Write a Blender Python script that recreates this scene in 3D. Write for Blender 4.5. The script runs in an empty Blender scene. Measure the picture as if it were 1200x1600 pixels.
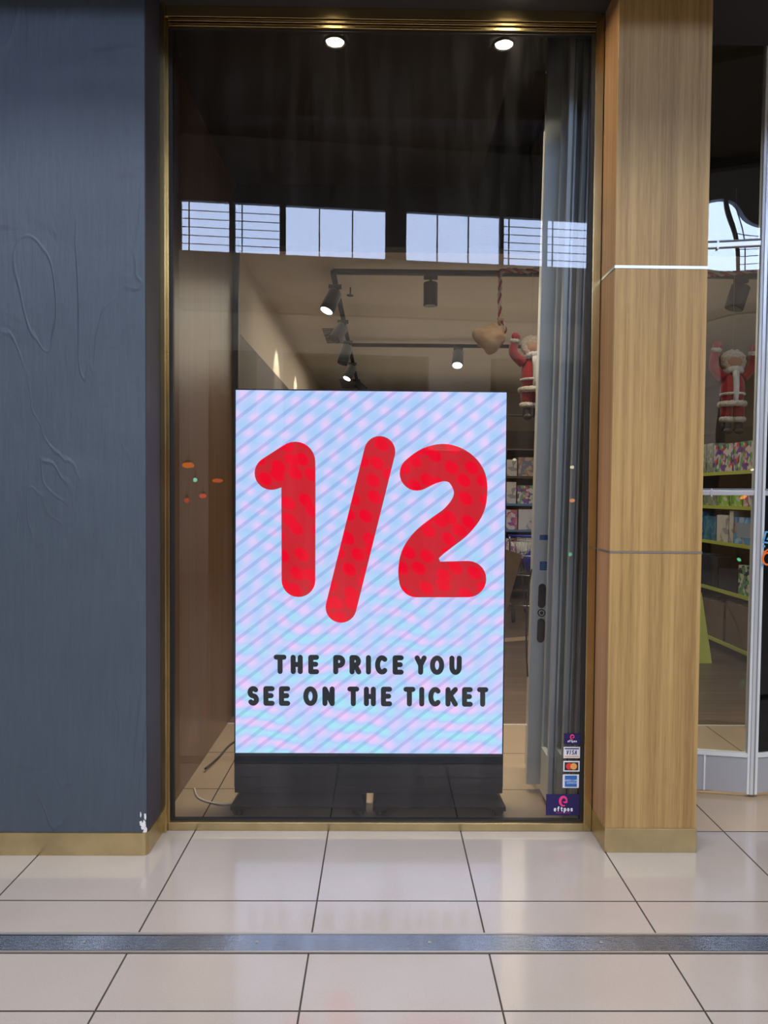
import bpy, bmesh, math, random
from mathutils import Vector, Matrix, noise
random.seed(7)
S = bpy.context.scene
C = S.collection
PI = math.pi
R = math.radians

# ------------------------------------------------------------------ camera
CF, CP, CYAW, CR, CH, CX, CY = 1140.8, 0.0315867, 0.0109229, 0.0076274, 1.525, 609.4, 808.4
def cam_axes():
    cy, sy, cp, sp = math.cos(CYAW), math.sin(CYAW), math.cos(CP), math.sin(CP)
    right = Vector((cy, -sy, 0)); fwd = Vector((sy*cp, cy*cp, -sp)); up = right.cross(fwd)
    c, s = math.cos(CR), math.sin(CR)
    return c*right + s*up, -s*right + c*up, fwd
AR, AU, AF = cam_axes()
def at(x, y, Y):
    """point of the place that stands at depth Y behind a measured spot of the photograph"""
    d = AR*((x-CX)/CF) + AU*((CY-y)/CF) + AF
    d = d*(Y/d.y)
    return Vector((d.x, Y, d.z + CH))
cd = bpy.data.cameras.new('camera'); cam = bpy.data.objects.new('camera', cd); C.objects.link(cam)
cd.sensor_fit = 'VERTICAL'; cd.sensor_height = 36; cd.lens = CF/1600*36
cd.shift_x = (600-CX)/1600; cd.shift_y = (CY-800)/1600
cd.clip_start = 0.05; cd.clip_end = 100
cam.matrix_world = Matrix(((AR.x, AU.x, -AF.x, 0), (AR.y, AU.y, -AF.y, 0), (AR.z, AU.z, -AF.z, CH), (0, 0, 0, 1)))
S.camera = cam

# ------------------------------------------------------------------ view, world, lights
S.view_settings.view_transform = 'Standard'; S.view_settings.look = 'None'
S.view_settings.exposure = 0.0; S.view_settings.gamma = 1.0; S.view_settings.use_curve_mapping = False
S.cycles.max_bounces = 8; S.cycles.transparent_max_bounces = 12
S.cycles.sample_clamp_indirect = 3.0; S.cycles.caustics_reflective = False; S.cycles.caustics_refractive = False
W = bpy.data.worlds.new('world'); S.world = W; W.use_nodes = True
W.node_tree.nodes['Background'].inputs[0].default_value = (0.75, 0.8, 0.9, 1)
W.node_tree.nodes['Background'].inputs[1].default_value = 0.16
def area(name, loc, rot, sx, sy, power, col, spread=180):
    l = bpy.data.lights.new(name, 'AREA'); l.shape = 'RECTANGLE'; l.size = sx; l.size_y = sy
    l.energy = power; l.color = col; l.spread = R(spread)
    o = bpy.data.objects.new(name, l); C.objects.link(o); o.location = loc; o.rotation_euler = rot
    return o
area('mall_ceiling_light', (0.0, -0.4, 7.9), (0, 0, 0), 9, 3.0, 520, (1.0, 0.92, 0.86))
area('mall_overhead_fill', (0.0, -1.9, 8.1), (R(14), 0, 0), 12, 2.2, 430, (0.90, 0.94, 1.0))  # added cool fill from overhead; the mall ceiling has no opening here
area('mall_facade_fill', (0.0, 0.6, 8.0), (R(-48), 0, 0), 12, 1.5, 900, (1.0, 0.92, 0.84))  # added fill, brightens the opposite facade for its reflection in the pane
area('store_ceiling_light', (0.9, 7.6, 3.12), (0, 0, 0), 3.2, 4.0, 66, (1.0, 0.86, 0.68))
area('store_uplight', (1.2, 8.0, 2.3), (R(180), 0, 0), 3.0, 5.0, 13, (1.0, 0.84, 0.66))
area('niche_fill', (0.8, 4.1, 3.5), (0, 0, 0), 2.6, 0.7, 44, (1.0, 0.82, 0.62), 85)  # unseen fill added to brighten the tiles behind the glass

# ------------------------------------------------------------------ materials
def new_mat(name):
    m = bpy.data.materials.new(name); m.use_nodes = True
    nt = m.node_tree; return m, nt, nt.nodes['Principled BSDF'], nt.nodes, nt.links
def mat(name, col, rough=0.5, metal=0.0, spec=0.5, var=0.0, vscale=8.0, bump=0.0, bscale=60.0, stretch=(1, 1, 1), sheen=0.0, col2=None):
    m, nt, b, N, L = new_mat(name)
    b.inputs['Base Color'].default_value = (*col, 1); b.inputs['Roughness'].default_value = rough
    b.inputs['Metallic'].default_value = metal; b.inputs['Specular IOR Level'].default_value = spec
    if sheen: b.inputs['Sheen Weight'].default_value = sheen
    if var or bump or col2:
        tc = N.new('ShaderNodeTexCoord'); mp = N.new('ShaderNodeMapping'); mp.inputs['Scale'].default_value = stretch
        L.new(tc.outputs['Object'], mp.inputs['Vector'])
    if var or col2:
        n = N.new('ShaderNodeTexNoise'); n.inputs['Scale'].default_value = vscale; n.inputs['Detail'].default_value = 6
        L.new(mp.outputs[0], n.inputs['Vector'])
        r = N.new('ShaderNodeValToRGB'); r.color_ramp.elements[0].position = 0.35; r.color_ramp.elements[1].position = 0.65
        a = col2 or tuple(c*(1-var) for c in col); z = col if col2 else tuple(min(1, c*(1+var)) for c in col)
        r.color_ramp.elements[0].color = (*a, 1); r.color_ramp.elements[1].color = (*z, 1)
        L.new(n.outputs['Fac'], r.inputs[0]); L.new(r.outputs[0], b.inputs['Base Color'])
    if bump:
        n2 = N.new('ShaderNodeTexNoise'); n2.inputs['Scale'].default_value = bscale; n2.inputs['Detail'].default_value = 4
        L.new(mp.outputs[0], n2.inputs['Vector'])
        bp = N.new('ShaderNodeBump'); bp.inputs['Strength'].default_value = bump; bp.inputs['Distance'].default_value = 0.01
        L.new(n2.outputs['Fac'], bp.inputs['Height']); L.new(bp.outputs[0], b.inputs['Normal'])
    return m
def emit(name, col, s):
    m, nt, b, N, L = new_mat(name); N.remove(b)
    e = N.new('ShaderNodeEmission'); e.inputs[0].default_value = (*col, 1); e.inputs[1].default_value = s
    L.new(e.outputs[0], N['Material Output'].inputs[0]); return m
def math_node(N, L, op, a, b=None, c=None):
    n = N.new('ShaderNodeMath'); n.operation = op
    for i, v in enumerate((a, b, c)):
        if v is None: continue
        if isinstance(v, (int, float)): n.inputs[i].default_value = v
        else: L.new(v, n.inputs[i])
    return n.outputs[0]

def glass_mat(name, ior, tint, wav=0.0, haze=0.0):
    m, nt, b, N, L = new_mat(name); N.remove(b)
    t = N.new('ShaderNodeBsdfTransparent'); t.inputs[0].default_value = (*tint, 1)
    g = N.new('ShaderNodeBsdfGlossy'); g.inputs['Roughness'].default_value = 0.0
    f = N.new('ShaderNodeFresnel'); f.inputs['IOR'].default_value = ior
    mx = N.new('ShaderNodeMixShader')
    L.new(f.outputs[0], mx.inputs[0]); L.new(t.outputs[0], mx.inputs[1]); L.new(g.outputs[0], mx.inputs[2])
    if wav:
        tc = N.new('ShaderNodeTexCoord'); n = N.new('ShaderNodeTexNoise'); n.inputs['Scale'].default_value = 2.2
        n.inputs['Detail'].default_value = 0
        L.new(tc.outputs['Object'], n.inputs['Vector'])
        bp = N.new('ShaderNodeBump'); bp.inputs['Strength'].default_value = wav; bp.inputs['Distance'].default_value = 0.02
        L.new(n.outputs['Fac'], bp.inputs['Height']); L.new(bp.outputs[0], g.inputs['Normal'])
    out = mx.outputs[0]
    if haze:   # smears and dust on the pane: faint diffuse film with streaks
        tc = N.new('ShaderNodeTexCoord'); mp = N.new('ShaderNodeMapping'); mp.inputs['Scale'].default_value = (5, 1, 0.7)
        mp.inputs['Rotation'].default_value = (0, R(14), 0)
        n = N.new('ShaderNodeTexNoise'); n.inputs['Scale'].default_value = 2.5; n.inputs['Detail'].default_value = 7
        L.new(tc.outputs['Object'], mp.inputs[0]); L.new(mp.outputs[0], n.inputs['Vector'])
        k = math_node(N, L, 'MULTIPLY', math_node(N, L, 'MAXIMUM', math_node(N, L, 'SUBTRACT', n.outputs['Fac'], 0.42), 0.0), haze)
        d = N.new('ShaderNodeBsdfDiffuse'); d.inputs[0].default_value = (0.8, 0.8, 0.8, 1)
        m2 = N.new('ShaderNodeMixShader'); L.new(k, m2.inputs[0]); L.new(mx.outputs[0], m2.inputs[1]); L.new(d.outputs[0], m2.inputs[2]); out = m2.outputs[0]
    L.new(out, N['Material Output'].inputs[0]); return m

def wood_mat(name, c1, c2, c3, scale=1.0, rough=0.45, wide=0.12):
    """straight vertical grain: fine pores, streaks and wide veneer leaves"""
    m, nt, b, N, L = new_mat(name)
    tc = N.new('ShaderNodeTexCoord'); geo = tc.outputs['Object']
    def nz(sx, sz, detail, off=0):
        mp = N.new('ShaderNodeMapping'); mp.inputs['Scale'].default_value = (sx*scale, sx*scale, sz*scale); mp.inputs['Location'].default_value = (off, off, off)
        L.new(geo, mp.inputs[0]); n = N.new('ShaderNodeTexNoise'); n.inputs['Scale'].default_value = 1; n.inputs['Detail'].default_value = detail
        L.new(mp.outputs[0], n.inputs['Vector']); return n.outputs['Fac']
    a = nz(45, 0.6, 5); f = nz(260, 7, 2, 3); w = nz(9, 0.12, 1, 9)
    v = math_node(N, L, 'ADD', math_node(N, L, 'MULTIPLY', a, 0.45), math_node(N, L, 'ADD', math_node(N, L, 'MULTIPLY', f, 0.25), math_node(N, L, 'MULTIPLY', w, 0.3)))
    r = N.new('ShaderNodeValToRGB'); e = r.color_ramp.elements
    e[0].position = 0.395; e[0].color = (*c1, 1); e[1].position = 0.605; e[1].color = (*c3, 1)
    x = e.new(0.5); x.color = (*c2, 1)
    L.new(v, r.inputs[0]); L.new(r.outputs[0], b.inputs['Base Color']); b.inputs['Roughness'].default_value = rough
    bp = N.new('ShaderNodeBump'); bp.inputs['Strength'].default_value = 0.12; bp.inputs['Distance'].default_value = 0.003
    L.new(v, bp.inputs['Height']); L.new(bp.outputs[0], b.inputs['Normal']); return m

M = {}
M['brass'] = mat('brass', (0.55, 0.42, 0.20), 0.24, 1.0, var=0.10, vscale=5, bump=0.05, bscale=6)
M['brass_face'] = mat('brass_face', (0.56, 0.44, 0.22), 0.32, 1.0, var=0.12, vscale=7, bump=0.12, bscale=5)
M['alu'] = mat('anodised_aluminium', (0.74, 0.79, 0.80), 0.35, 0.15, var=0.04, vscale=3)
M['alu2'] = mat('aluminium_groove', (0.25, 0.27, 0.28), 0.5, 0.2)
M['alu_bright'] = mat('bright_aluminium', (0.74, 0.77, 0.82), 0.28, 0.5)
M['kick'] = mat('grey_kick_panel', (0.40, 0.42, 0.46), 0.4, 0.2)
M['trim'] = mat('steel_trim', (0.62, 0.64, 0.68), 0.28, 0.9)
M['black'] = mat('black_gasket', (0.012, 0.012, 0.014), 0.5)
M['char'] = mat('charcoal_metal', (0.018, 0.032, 0.054), 0.42, 0.1)
M['char2'] = mat('black_powder_coat', (0.016, 0.019, 0.025), 0.5)
M['soffit'] = mat('dark_soffit_paint', (0.034, 0.032, 0.034), 0.7)
M['bulk'] = mat('dark_brown_bulkhead', (0.030, 0.023, 0.018), 0.6, var=0.1)
M['ceil'] = mat('store_ceiling_paint', (0.62, 0.55, 0.46), 0.85, var=0.03, vscale=2)
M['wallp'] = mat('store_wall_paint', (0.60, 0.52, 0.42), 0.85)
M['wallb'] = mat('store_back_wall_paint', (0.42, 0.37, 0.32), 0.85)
M['dpanel'] = mat('dark_display_panel', (0.10, 0.08, 0.06), 0.6)
M['vent'] = mat('grey_vent', (0.20, 0.19, 0.18), 0.7)
M['track'] = mat('black_track', (0.010, 0.011, 0.013), 0.6, spec=0.25)
M['lens'] = emit('lit_spot_lens', (0.86, 0.96, 1.0), 6)
M['down'] = emit('downlight_lens', (1.0, 0.86, 0.62), 260)
M['down2'] = emit('downlight_lens_dim', (1.0, 0.84, 0.6), 60)
M['lensoff'] = mat('unlit_lens', (0.03, 0.03, 0.035), 0.2)
M['white'] = mat('white_plaster', (0.78, 0.78, 0.80), 0.6)
M['wood'] = wood_mat('blond_veneer', (0.26, 0.158, 0.056), (0.37, 0.236, 0.088), (0.45, 0.298, 0.118))
M['wood_side'] = wood_mat('blond_veneer_reveal', (0.29, 0.145, 0.062), (0.37, 0.20, 0.088), (0.43, 0.25, 0.12))
M['wood_in'] = wood_mat('brown_veneer', (0.115, 0.056, 0.023), (0.15, 0.075, 0.032), (0.19, 0.098, 0.044), rough=0.35)
M['glass'] = glass_mat('shop_glass', 1.72, (0.90, 0.93, 0.92), haze=0.05)
M['glass_door'] = glass_mat('door_glass', 1.68, (0.88, 0.91, 0.90), wav=0.35)
M['glass_park'] = glass_mat('parked_panel_glass', 1.45, (0.86, 0.90, 0.90))

def floor_mat(name, base, warm, rough, spk=0.35):
    m, nt, b, N, L = new_mat(name)
    tc = N.new('ShaderNodeTexCoord')
    n = N.new('ShaderNodeTexNoise'); n.inputs['Scale'].default_value = 2.2; n.inputs['Detail'].default_value = 5
    L.new(tc.outputs['Object'], n.inputs['Vector'])
    r = N.new('ShaderNodeValToRGB'); r.color_ramp.elements[0].position = 0.3; r.color_ramp.elements[1].position = 0.7
    r.color_ramp.elements[0].color = (*warm, 1); r.color_ramp.elements[1].color = (*base, 1)
    L.new(n.outputs['Fac'], r.inputs[0])
    n2 = N.new('ShaderNodeTexNoise'); n2.inputs['Scale'].default_value = 150; n2.inputs['Detail'].default_value = 3
    L.new(tc.outputs['Object'], n2.inputs['Vector'])
    v = N.new('ShaderNodeTexVoronoi'); v.inputs['Scale'].default_value = 55; L.new(tc.outputs['Object'], v.inputs['Vector'])
    spot = math_node(N, L, 'LESS_THAN', v.outputs['Distance'], 0.045)
    spk_ = math_node(N, L, 'ADD', math_node(N, L, 'MULTIPLY', n2.outputs['Fac'], 0.16), 0.92)
    spk_ = math_node(N, L, 'SUBTRACT', spk_, math_node(N, L, 'MULTIPLY', spot, spk))
    mx = N.new('ShaderNodeMix'); mx.data_type = 'RGBA'; mx.blend_type = 'MULTIPLY'; mx.inputs[0].default_value = 1
    cmb = N.new('ShaderNodeCombineColor'); [L.new(spk_, cmb.inputs[i]) for i in range(3)]
    L.new(r.outputs[0], mx.inputs[6]); L.new(cmb.outputs[0], mx.inputs[7]); L.new(mx.outputs[2], b.inputs['Base Color'])
    rr = math_node(N, L, 'ADD', math_node(N, L, 'MULTIPLY', n2.outputs['Fac'], 0.10), rough-0.05); L.new(rr, b.inputs['Roughness'])
    b.inputs['Specular IOR Level'].default_value = 0.6; b.inputs['Coat Weight'].default_value = 0.5; b.inputs['Coat Roughness'].default_value = 0.06
    bp = N.new('ShaderNodeBump'); bp.inputs['Strength'].default_value = 0.05; bp.inputs['Distance'].default_value = 0.002
    L.new(n2.outputs['Fac'], bp.inputs['Height']); L.new(bp.outputs[0], b.inputs['Normal'])
    return m
M['tile'] = floor_mat('cream_porcelain', (0.325, 0.300, 0.292), (0.300, 0.272, 0.260), 0.15)
M['tile_in'] = floor_mat('warm_lit_dirty_porcelain', (0.40, 0.315, 0.225), (0.35, 0.27, 0.19), 0.3)  # warm indoor light and shade, plus some dirt, put into the tile colour
M['grout'] = mat('dark_grout', (0.03, 0.025, 0.022), 0.8)

def paint_mat():
    """navy paint over patched plaster: brush marks, trowel ridges, scuffs"""
    m, nt, b, N, L = new_mat('navy_wall_paint')
    tc = N.new('ShaderNodeTexCoord'); O = tc.outputs['Object']
    def nz(sc, detail, dist=0, st=(1, 1, 1)):
        mp = N.new('ShaderNodeMapping'); mp.inputs['Scale'].default_value = st; L.new(O, mp.inputs[0])
        n = N.new('ShaderNodeTexNoise'); n.inputs['Scale'].default_value = sc; n.inputs['Detail'].default_value = detail; n.inputs['Distortion'].default_value = dist
        L.new(mp.outputs[0], n.inputs['Vector']); return n.outputs['Fac']
    big = nz(1.6, 4); brush = nz(60, 3, 0, (1, 1, 0.12)); patch = nz(3.5, 5, 0.6)
    ridge = math_node(N, L, 'ABSOLUTE', math_node(N, L, 'SUBTRACT', nz(2.1, 2.5, 1.0, (1.6, 1, 0.55)), 0.5))
    ridge = math_node(N, L, 'SUBTRACT', 1.0, math_node(N, L, 'MINIMUM', math_node(N, L, 'MULTIPLY', ridge, 55), 1.0))
    keep = math_node(N, L, 'MINIMUM', math_node(N, L, 'MAXIMUM', math_node(N, L, 'MULTIPLY', math_node(N, L, 'SUBTRACT', nz(1.9, 2), 0.47), 6.0), 0.0), 1.0)
    ridge = math_node(N, L, 'MULTIPLY', ridge, keep)
    sc = nz(9, 7, 0.3, (0.45, 1, 1)); scf = math_node(N, L, 'MULTIPLY', math_node(N, L, 'MAXIMUM', math_node(N, L, 'SUBTRACT', sc, 0.66), 0), 5)
    r = N.new('ShaderNodeValToRGB'); r.color_ramp.elements[0].position = 0.3; r.color_ramp.elements[1].position = 0.72
    r.color_ramp.elements[0].color = (0.047, 0.066, 0.092, 1); r.color_ramp.elements[1].color = (0.064, 0.086, 0.116, 1)
    L.new(math_node(N, L, 'ADD', math_node(N, L, 'MULTIPLY', big, 0.6), math_node(N, L, 'MULTIPLY', brush, 0.4)), r.inputs[0])
    mx = N.new('ShaderNodeMix'); mx.data_type = 'RGBA'; mx.inputs[7].default_value = (0.03, 0.034, 0.045, 1)
    L.new(math_node(N, L, 'MINIMUM', scf, 0.8), mx.inputs[0]); L.new(r.outputs[0], mx.inputs[6]); L.new(mx.outputs[2], b.inputs['Base Color'])
    b.inputs['Roughness'].default_value = 0.42
    h = math_node(N, L, 'ADD', math_node(N, L, 'MULTIPLY', brush, 0.25), math_node(N, L, 'ADD', math_node(N, L, 'MULTIPLY', ridge, 0.32), math_node(N, L, 'MULTIPLY', patch, 0.9)))
    bp = N.new('ShaderNodeBump'); bp.inputs['Strength'].default_value = 0.9; bp.inputs['Distance'].default_value = 0.008
    L.new(h, bp.inputs['Height']); L.new(bp.outputs[0], b.inputs['Normal']); return m
M['navy'] = paint_mat()
M['navy_side'] = mat('navy_reveal_dark', (0.045, 0.042, 0.058), 0.6, var=0.12, vscale=3)  # darker, more purple navy for the side face of the wall

# ------------------------------------------------------------------ mesh helpers
class MB:
    def __init__(s): s.v = []; s.f = []; s.m = []; s.mi = 0; s.sm = []
    def add(s, vs, fs, smooth=False):
        o = len(s.v); s.v += [tuple(v) for v in vs]
        for f in fs: s.f.append([i+o for i in f]); s.m.append(s.mi); s.sm.append(smooth)
        return s
    def box(s, x0, x1, y0, y1, z0, z1, T=None):
        vs = [Vector((x, y, z)) for x in (x0, x1) for y in (y0, y1) for z in (z0, z1)]
        if T: vs = [T @ v for v in vs]
        return s.add(vs, [(0, 1, 3, 2), (4, 6, 7, 5), (0, 4, 5, 1), (2, 3, 7, 6), (0, 2, 6, 4), (1, 5, 7, 3)])
    def bar(s, a, b, w, h, up=(0, 0, 1)):
        a = Vector(a); b = Vector(b); d = (b-a).normalized(); u = Vector(up)
        if abs(d.dot(u)) > 0.98: u = Vector((0, 1, 0))
        r = d.cross(u).normalized()*w/2; t = r.cross(d).normalized()*h/2
        vs = [p+i*r+j*t for p in (a, b) for i, j in ((-1, -1), (1, -1), (1, 1), (-1, 1))]
        return s.add(vs, [(3, 2, 1, 0), (4, 5, 6, 7), (0, 1, 5, 4), (1, 2, 6, 5), (2, 3, 7, 6), (3, 0, 4, 7)])
    def tube(s, pts, r, n=10, cap=True):
        pts = [Vector(p) for p in pts]; rs = r if isinstance(r, (list, tuple)) else [r]*len(pts)
        rings = []; pu = None
        for i, p in enumerate(pts):
            d = (pts[min(i+1, len(pts)-1)]-pts[max(i-1, 0)]).normalized()
            if pu is None:
                u = Vector((0, 0, 1)) if abs(d.z) < 0.9 else Vector((1, 0, 0))
            else: u = pu
            a = d.cross(u).normalized(); u = a.cross(d).normalized(); pu = u
            rings.append([p+(a*math.cos(2*PI*k/n)+u*math.sin(2*PI*k/n))*rs[i] for k in range(n)])
        vs = [v for g in rings for v in g]; fs = []
        for i in range(len(pts)-1):
            for k in range(n): fs.append((i*n+k, i*n+(k+1) % n, (i+1)*n+(k+1) % n, (i+1)*n+k))
        s.add(vs, fs, True)
        if cap:
            s.add(rings[0], [tuple(range(n))[::-1]]); s.add(rings[-1], [tuple(range(n))])
        return s
    def cyl(s, a, b, r, n=20, r2=None): return s.tube([a, b], [r, r2 if r2 is not None else r], n)
    def ell(s, c, rx, ry, rz, n=20, m=12, fn=None, T=None):
        vs = []; fs = []
        for j in range(m+1):
            th = PI*j/m
            for i in range(n):
                ph = 2*PI*i/n
                d = Vector((math.sin(th)*math.cos(ph), math.sin(th)*math.sin(ph), math.cos(th)))
                k = fn(d) if fn else 1
                p = Vector((d.x*rx*k, d.y*ry*k, d.z*rz*k))
                if T: p = T @ p
                vs.append(Vector(c)+p)
        for j in range(m):
            for i in range(n): fs.append((j*n+i, (j+1)*n+i, (j+1)*n+(i+1) % n, j*n+(i+1) % n))
        return s.add(vs, fs, True)
    def torus(s, c, axis, r, t, n=24, k=10, fn=None):
        ax = Vector(axis).normalized(); u = ax.orthogonal().normalized(); w = ax.cross(u)
        vs = []; fs = []
        for i in range(n):
            d = u*math.cos(2*PI*i/n)+w*math.sin(2*PI*i/n)
            tt = t*(fn(i) if fn else 1)
            for j in range(k): vs.append(Vector(c)+d*(r+tt*math.cos(2*PI*j/k))+ax*tt*math.sin(2*PI*j/k))
        for i in range(n):
            for j in range(k): fs.append((i*k+j, ((i+1) % n)*k+j, ((i+1) % n)*k+(j+1) % k, i*k+(j+1) % k))
        return s.add(vs, fs, True)
    def build(s, name, mats, parent=None, bevel=0, fix=True):
        me = bpy.data.meshes.new(name); me.from_pydata(s.v, [], s.f)
        if not isinstance(mats, (list, tuple)): mats = [mats]
        for m in mats: me.materials.append(m)
        for p, mi, sm in zip(me.polygons, s.m, s.sm): p.material_index = mi; p.use_smooth = sm
        if fix:
            bm = bmesh.new(); bm.from_mesh(me); bmesh.ops.remove_doubles(bm, verts=bm.verts, dist=1e-6)
            bmesh.ops.recalc_face_normals(bm, faces=bm.faces); bm.to_mesh(me); bm.free()
        o = bpy.data.objects.new(name, me); C.objects.link(o)
        if bevel:
            b = o.modifiers.new('bevel', 'BEVEL'); b.width = bevel; b.segments = 2; b.limit_method = 'ANGLE'
        if parent: o.parent = parent; o.matrix_parent_inverse = Matrix.Translation(-parent.location) if False else Matrix()
        return o
def tag(o, label=None, cat=None, group=None, kind=None):
    if label: o['label'] = label
    if cat: o['category'] = cat
    if group: o['group'] = group
    if kind: o['kind'] = kind
    return o
def empty(name, loc, rz=0, label=None, cat=None, group=None, kind=None):
    o = bpy.data.objects.new(name, None); C.objects.link(o); o.location = loc; o.rotation_euler = (0, 0, rz)
    o.empty_display_size = 0.05
    return tag(o, label, cat, group, kind)
def copy_tree(o, parent=None):
    c = o.copy(); C.objects.link(c); c.parent = parent
    for ch in [x for x in bpy.data.objects if x.parent == o]: copy_tree(ch, c)
    return c
def struct(name, mb, m, parent=None, bevel=0):
    o = mb.build(name, m, parent, bevel); o['kind'] = 'structure'; return o

# flat strokes (letters, numerals): capsules laid in a plane
def strokes(mb, segs, O, U, V, n=16, off=0.0):
    """segs: lists of (u, v, r); O + u*U + v*V"""
    O = Vector(O); U = Vector(U); V = Vector(V)
    Nn = U.cross(V).normalized(); cnt = [0]
    def P(u, v): return O+U*u+V*v+Nn*(off+cnt[0]*6e-6)    # overlapping pieces lie a hair apart
    for pl in segs:
        for (u, v, r) in pl:
            cnt[0] += 1
            mb.add([P(u+r*math.cos(2*PI*k/n), v+r*math.sin(2*PI*k/n)) for k in range(n)], [tuple(range(n))])
        for (a, b, r), (c, d, q) in zip(pl, pl[1:]):
            dx, dy = c-a, d-b; l = math.hypot(dx, dy); cnt[0] += 1
            if l < 1e-6: continue
            if l <= abs(r-q): continue
            # outer tangents of the two circles
            al = math.atan2(dy, dx); be = math.acos(max(-1, min(1, (r-q)/l)))
            p = []
            for s_ in (1, -1):
                t = al+s_*be
                p.append((a+r*math.cos(t), b+r*math.sin(t))); p.append((c+q*math.cos(t), d+q*math.sin(t)))
            mb.add([P(*p[0]), P(*p[1]), P(*p[3]), P(*p[2])], [(0, 1, 2, 3)])
    return mb
def arc(cx, cy, rx, ry, a0, a1, n=10):
    return [(cx+rx*math.cos(R(a0+(a1-a0)*i/n)), cy+ry*math.sin(R(a0+(a1-a0)*i/n))) for i in range(n+1)]
GL = {  # unit glyphs: x 0..1, y 0..1 upwards, centre lines
 'T': [[(0, 1), (1, 1)], [(.5, 1), (.5, 0)]], 'H': [[(0, 0), (0, 1)], [(1, 0), (1, 1)], [(0, .5), (1, .5)]],
 'E': [[(1, 1), (0, 1), (0, 0), (1, 0)], [(0, .52), (.85, .52)]],
 'P': [[(0, 0), (0, 1), (.45, 1)]+arc(.45, .72, .55, .28, 90, -90)+[(.45, .44), (0, .44)]],
 'R': [[(0, 0), (0, 1), (.45, 1)]+arc(.45, .74, .5, .26, 90, -90)+[(.45, .48), (0, .48)], [(.45, .48), (1, 0)]],
 'I': [[(.5, 0), (.5, 1)]], 'C': [arc(.55, .5, .55, .5, 50, 310, 16)],
 'Y': [[(0, 1), (.5, .5), (1, 1)], [(.5, .5), (.5, 0)]], 'O': [arc(.5, .5, .5, .5, 0, 360, 20)],
 'U': [[(0, 1), (0, .4)]+arc(.5, .4, .5, .4, 180, 360, 12)+[(1, 1)]],
 'S': [arc(.5, .75, .48, .25, 40, 270, 12)+arc(.5, .25, .48, .25, 90, -140, 12)],
 'N': [[(0, 0), (0, 1), (1, 0), (1, 1)]], 'K': [[(0, 0), (0, 1)], [(1, 1), (0, .45)], [(.3, .6), (1, 0)]],
 'V': [[(0, 1), (.5, 0), (1, 1)]], 'A': [[(0, 0), (.5, 1), (1, 0)], [(.2, .35), (.8, .35)]],
 'M': [[(0, 0), (0, 1), (.5, .3), (1, 1), (1, 0)]], 'X': [[(0, 0), (1, 1)], [(0, 1), (1, 0)]],
 'e': [[(.05, .33), (.95, .33)]+arc(.5, .3, .45, .33, 5, 310, 14)], 'f': [[(.9, .98), (.6, 1), (.42, .85), (.42, 0)], [(.1, .62), (.85, .62)]],
 't': [[(.42, .9), (.42, .15), (.6, 0), (.9, .03)], [(.1, .62), (.85, .62)]],
 'p': [[(.05, .62), (.05, -.35)], arc(.5, .3, .45, .32, 0, 360, 14)], 'o': [arc(.5, .3, .45, .32, 0, 360, 14)],
 's': [arc(.5, .46, .4, .15, 30, 270, 8)+arc(.5, .16, .4, .15, 90, -150, 8)],
}
def glyph(ch, x0, x1, y0, y1, r, slant=0):
    """centre lines inset by r so that the inked letter fills x0..x1, y0..y1 (y1 = top)"""
    a, b, c, d = x0+r, x1-r, y0+r, y1-r
    if ch == 'I': a = b = (x0+x1)/2
    return [[(a+(b-a)*u+slant*v*(d-c), c+(d-c)*v, r) for (u, v) in pl] for pl in GL[ch]]

# ================================================================== SETTING
# ---- floor of porcelain tiles, grout joints in the same mesh
X0 = -0.833
rows_out = [3.265, 2.692, 2.108]
while rows_out[-1] > -11: rows_out.append(rows_out[-1]-0.58)
rows = sorted(rows_out+[3.73, 4.26, 4.80])
xs = [X0+0.6*k for k in range(-22, 24)]
def tiles(name, ya, yb, m, xlim=(-14, 14)):
    mb = MB(); g = 0.0030
    rr = [r for r in rows if ya-1e-4 <= r <= yb+1e-4]
    for i in range(len(xs)-1):
        for j in range(len(rr)-1):
            a, b = max(xs[i], xlim[0]), min(xs[i+1], xlim[1])
            if b <= a: continue
            mb.add([(a+g, rr[j]+g, 0), (b-g, rr[j]+g, 0), (b-g, rr[j+1]-g, 0), (a+g, rr[j+1]-g, 0)], [(0, 1, 2, 3)])
    mb.mi = 1
    mb.add([(xs[0], rr[0], -0.0018), (xs[-1], rr[0], -0.0018), (xs[-1], rr[-1], -0.0018), (xs[0], rr[-1], -0.0018)], [(0, 1, 2, 3)])
    return struct(name, mb, [m, M['grout']])
tiles('floor', rows[0], 3.265, M['tile'])
tiles('floor', 3.265, 4.80, M['tile_in'])
m = wood_mat('dark_timber_floor', (0.075, 0.048, 0.03), (0.11, 0.072, 0.048), (0.15, 0.10, 0.068), rough=0.4)
for nd in m.node_tree.nodes:
    if nd.type == 'MAPPING':
        a = nd.inputs['Scale'].default_value; nd.inputs['Scale'].default_value = (a[2]*2, a[0]*0.5, a[0]*0.5); nd.inputs['Rotation'].default_value = (0, 0, 0.4)
M['dfloor'] = m
mb = MB(); mb.box(-1.6, 5.2, 4.80, 12.2, -0.05, 0.0); struct('floor', mb, M['dfloor'])
mb = MB(); mb.box(-1.6, 5.2, 4.795, 4.806, -0.001, 0.003); struct('trim_1', mb, M['alu'])

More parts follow.
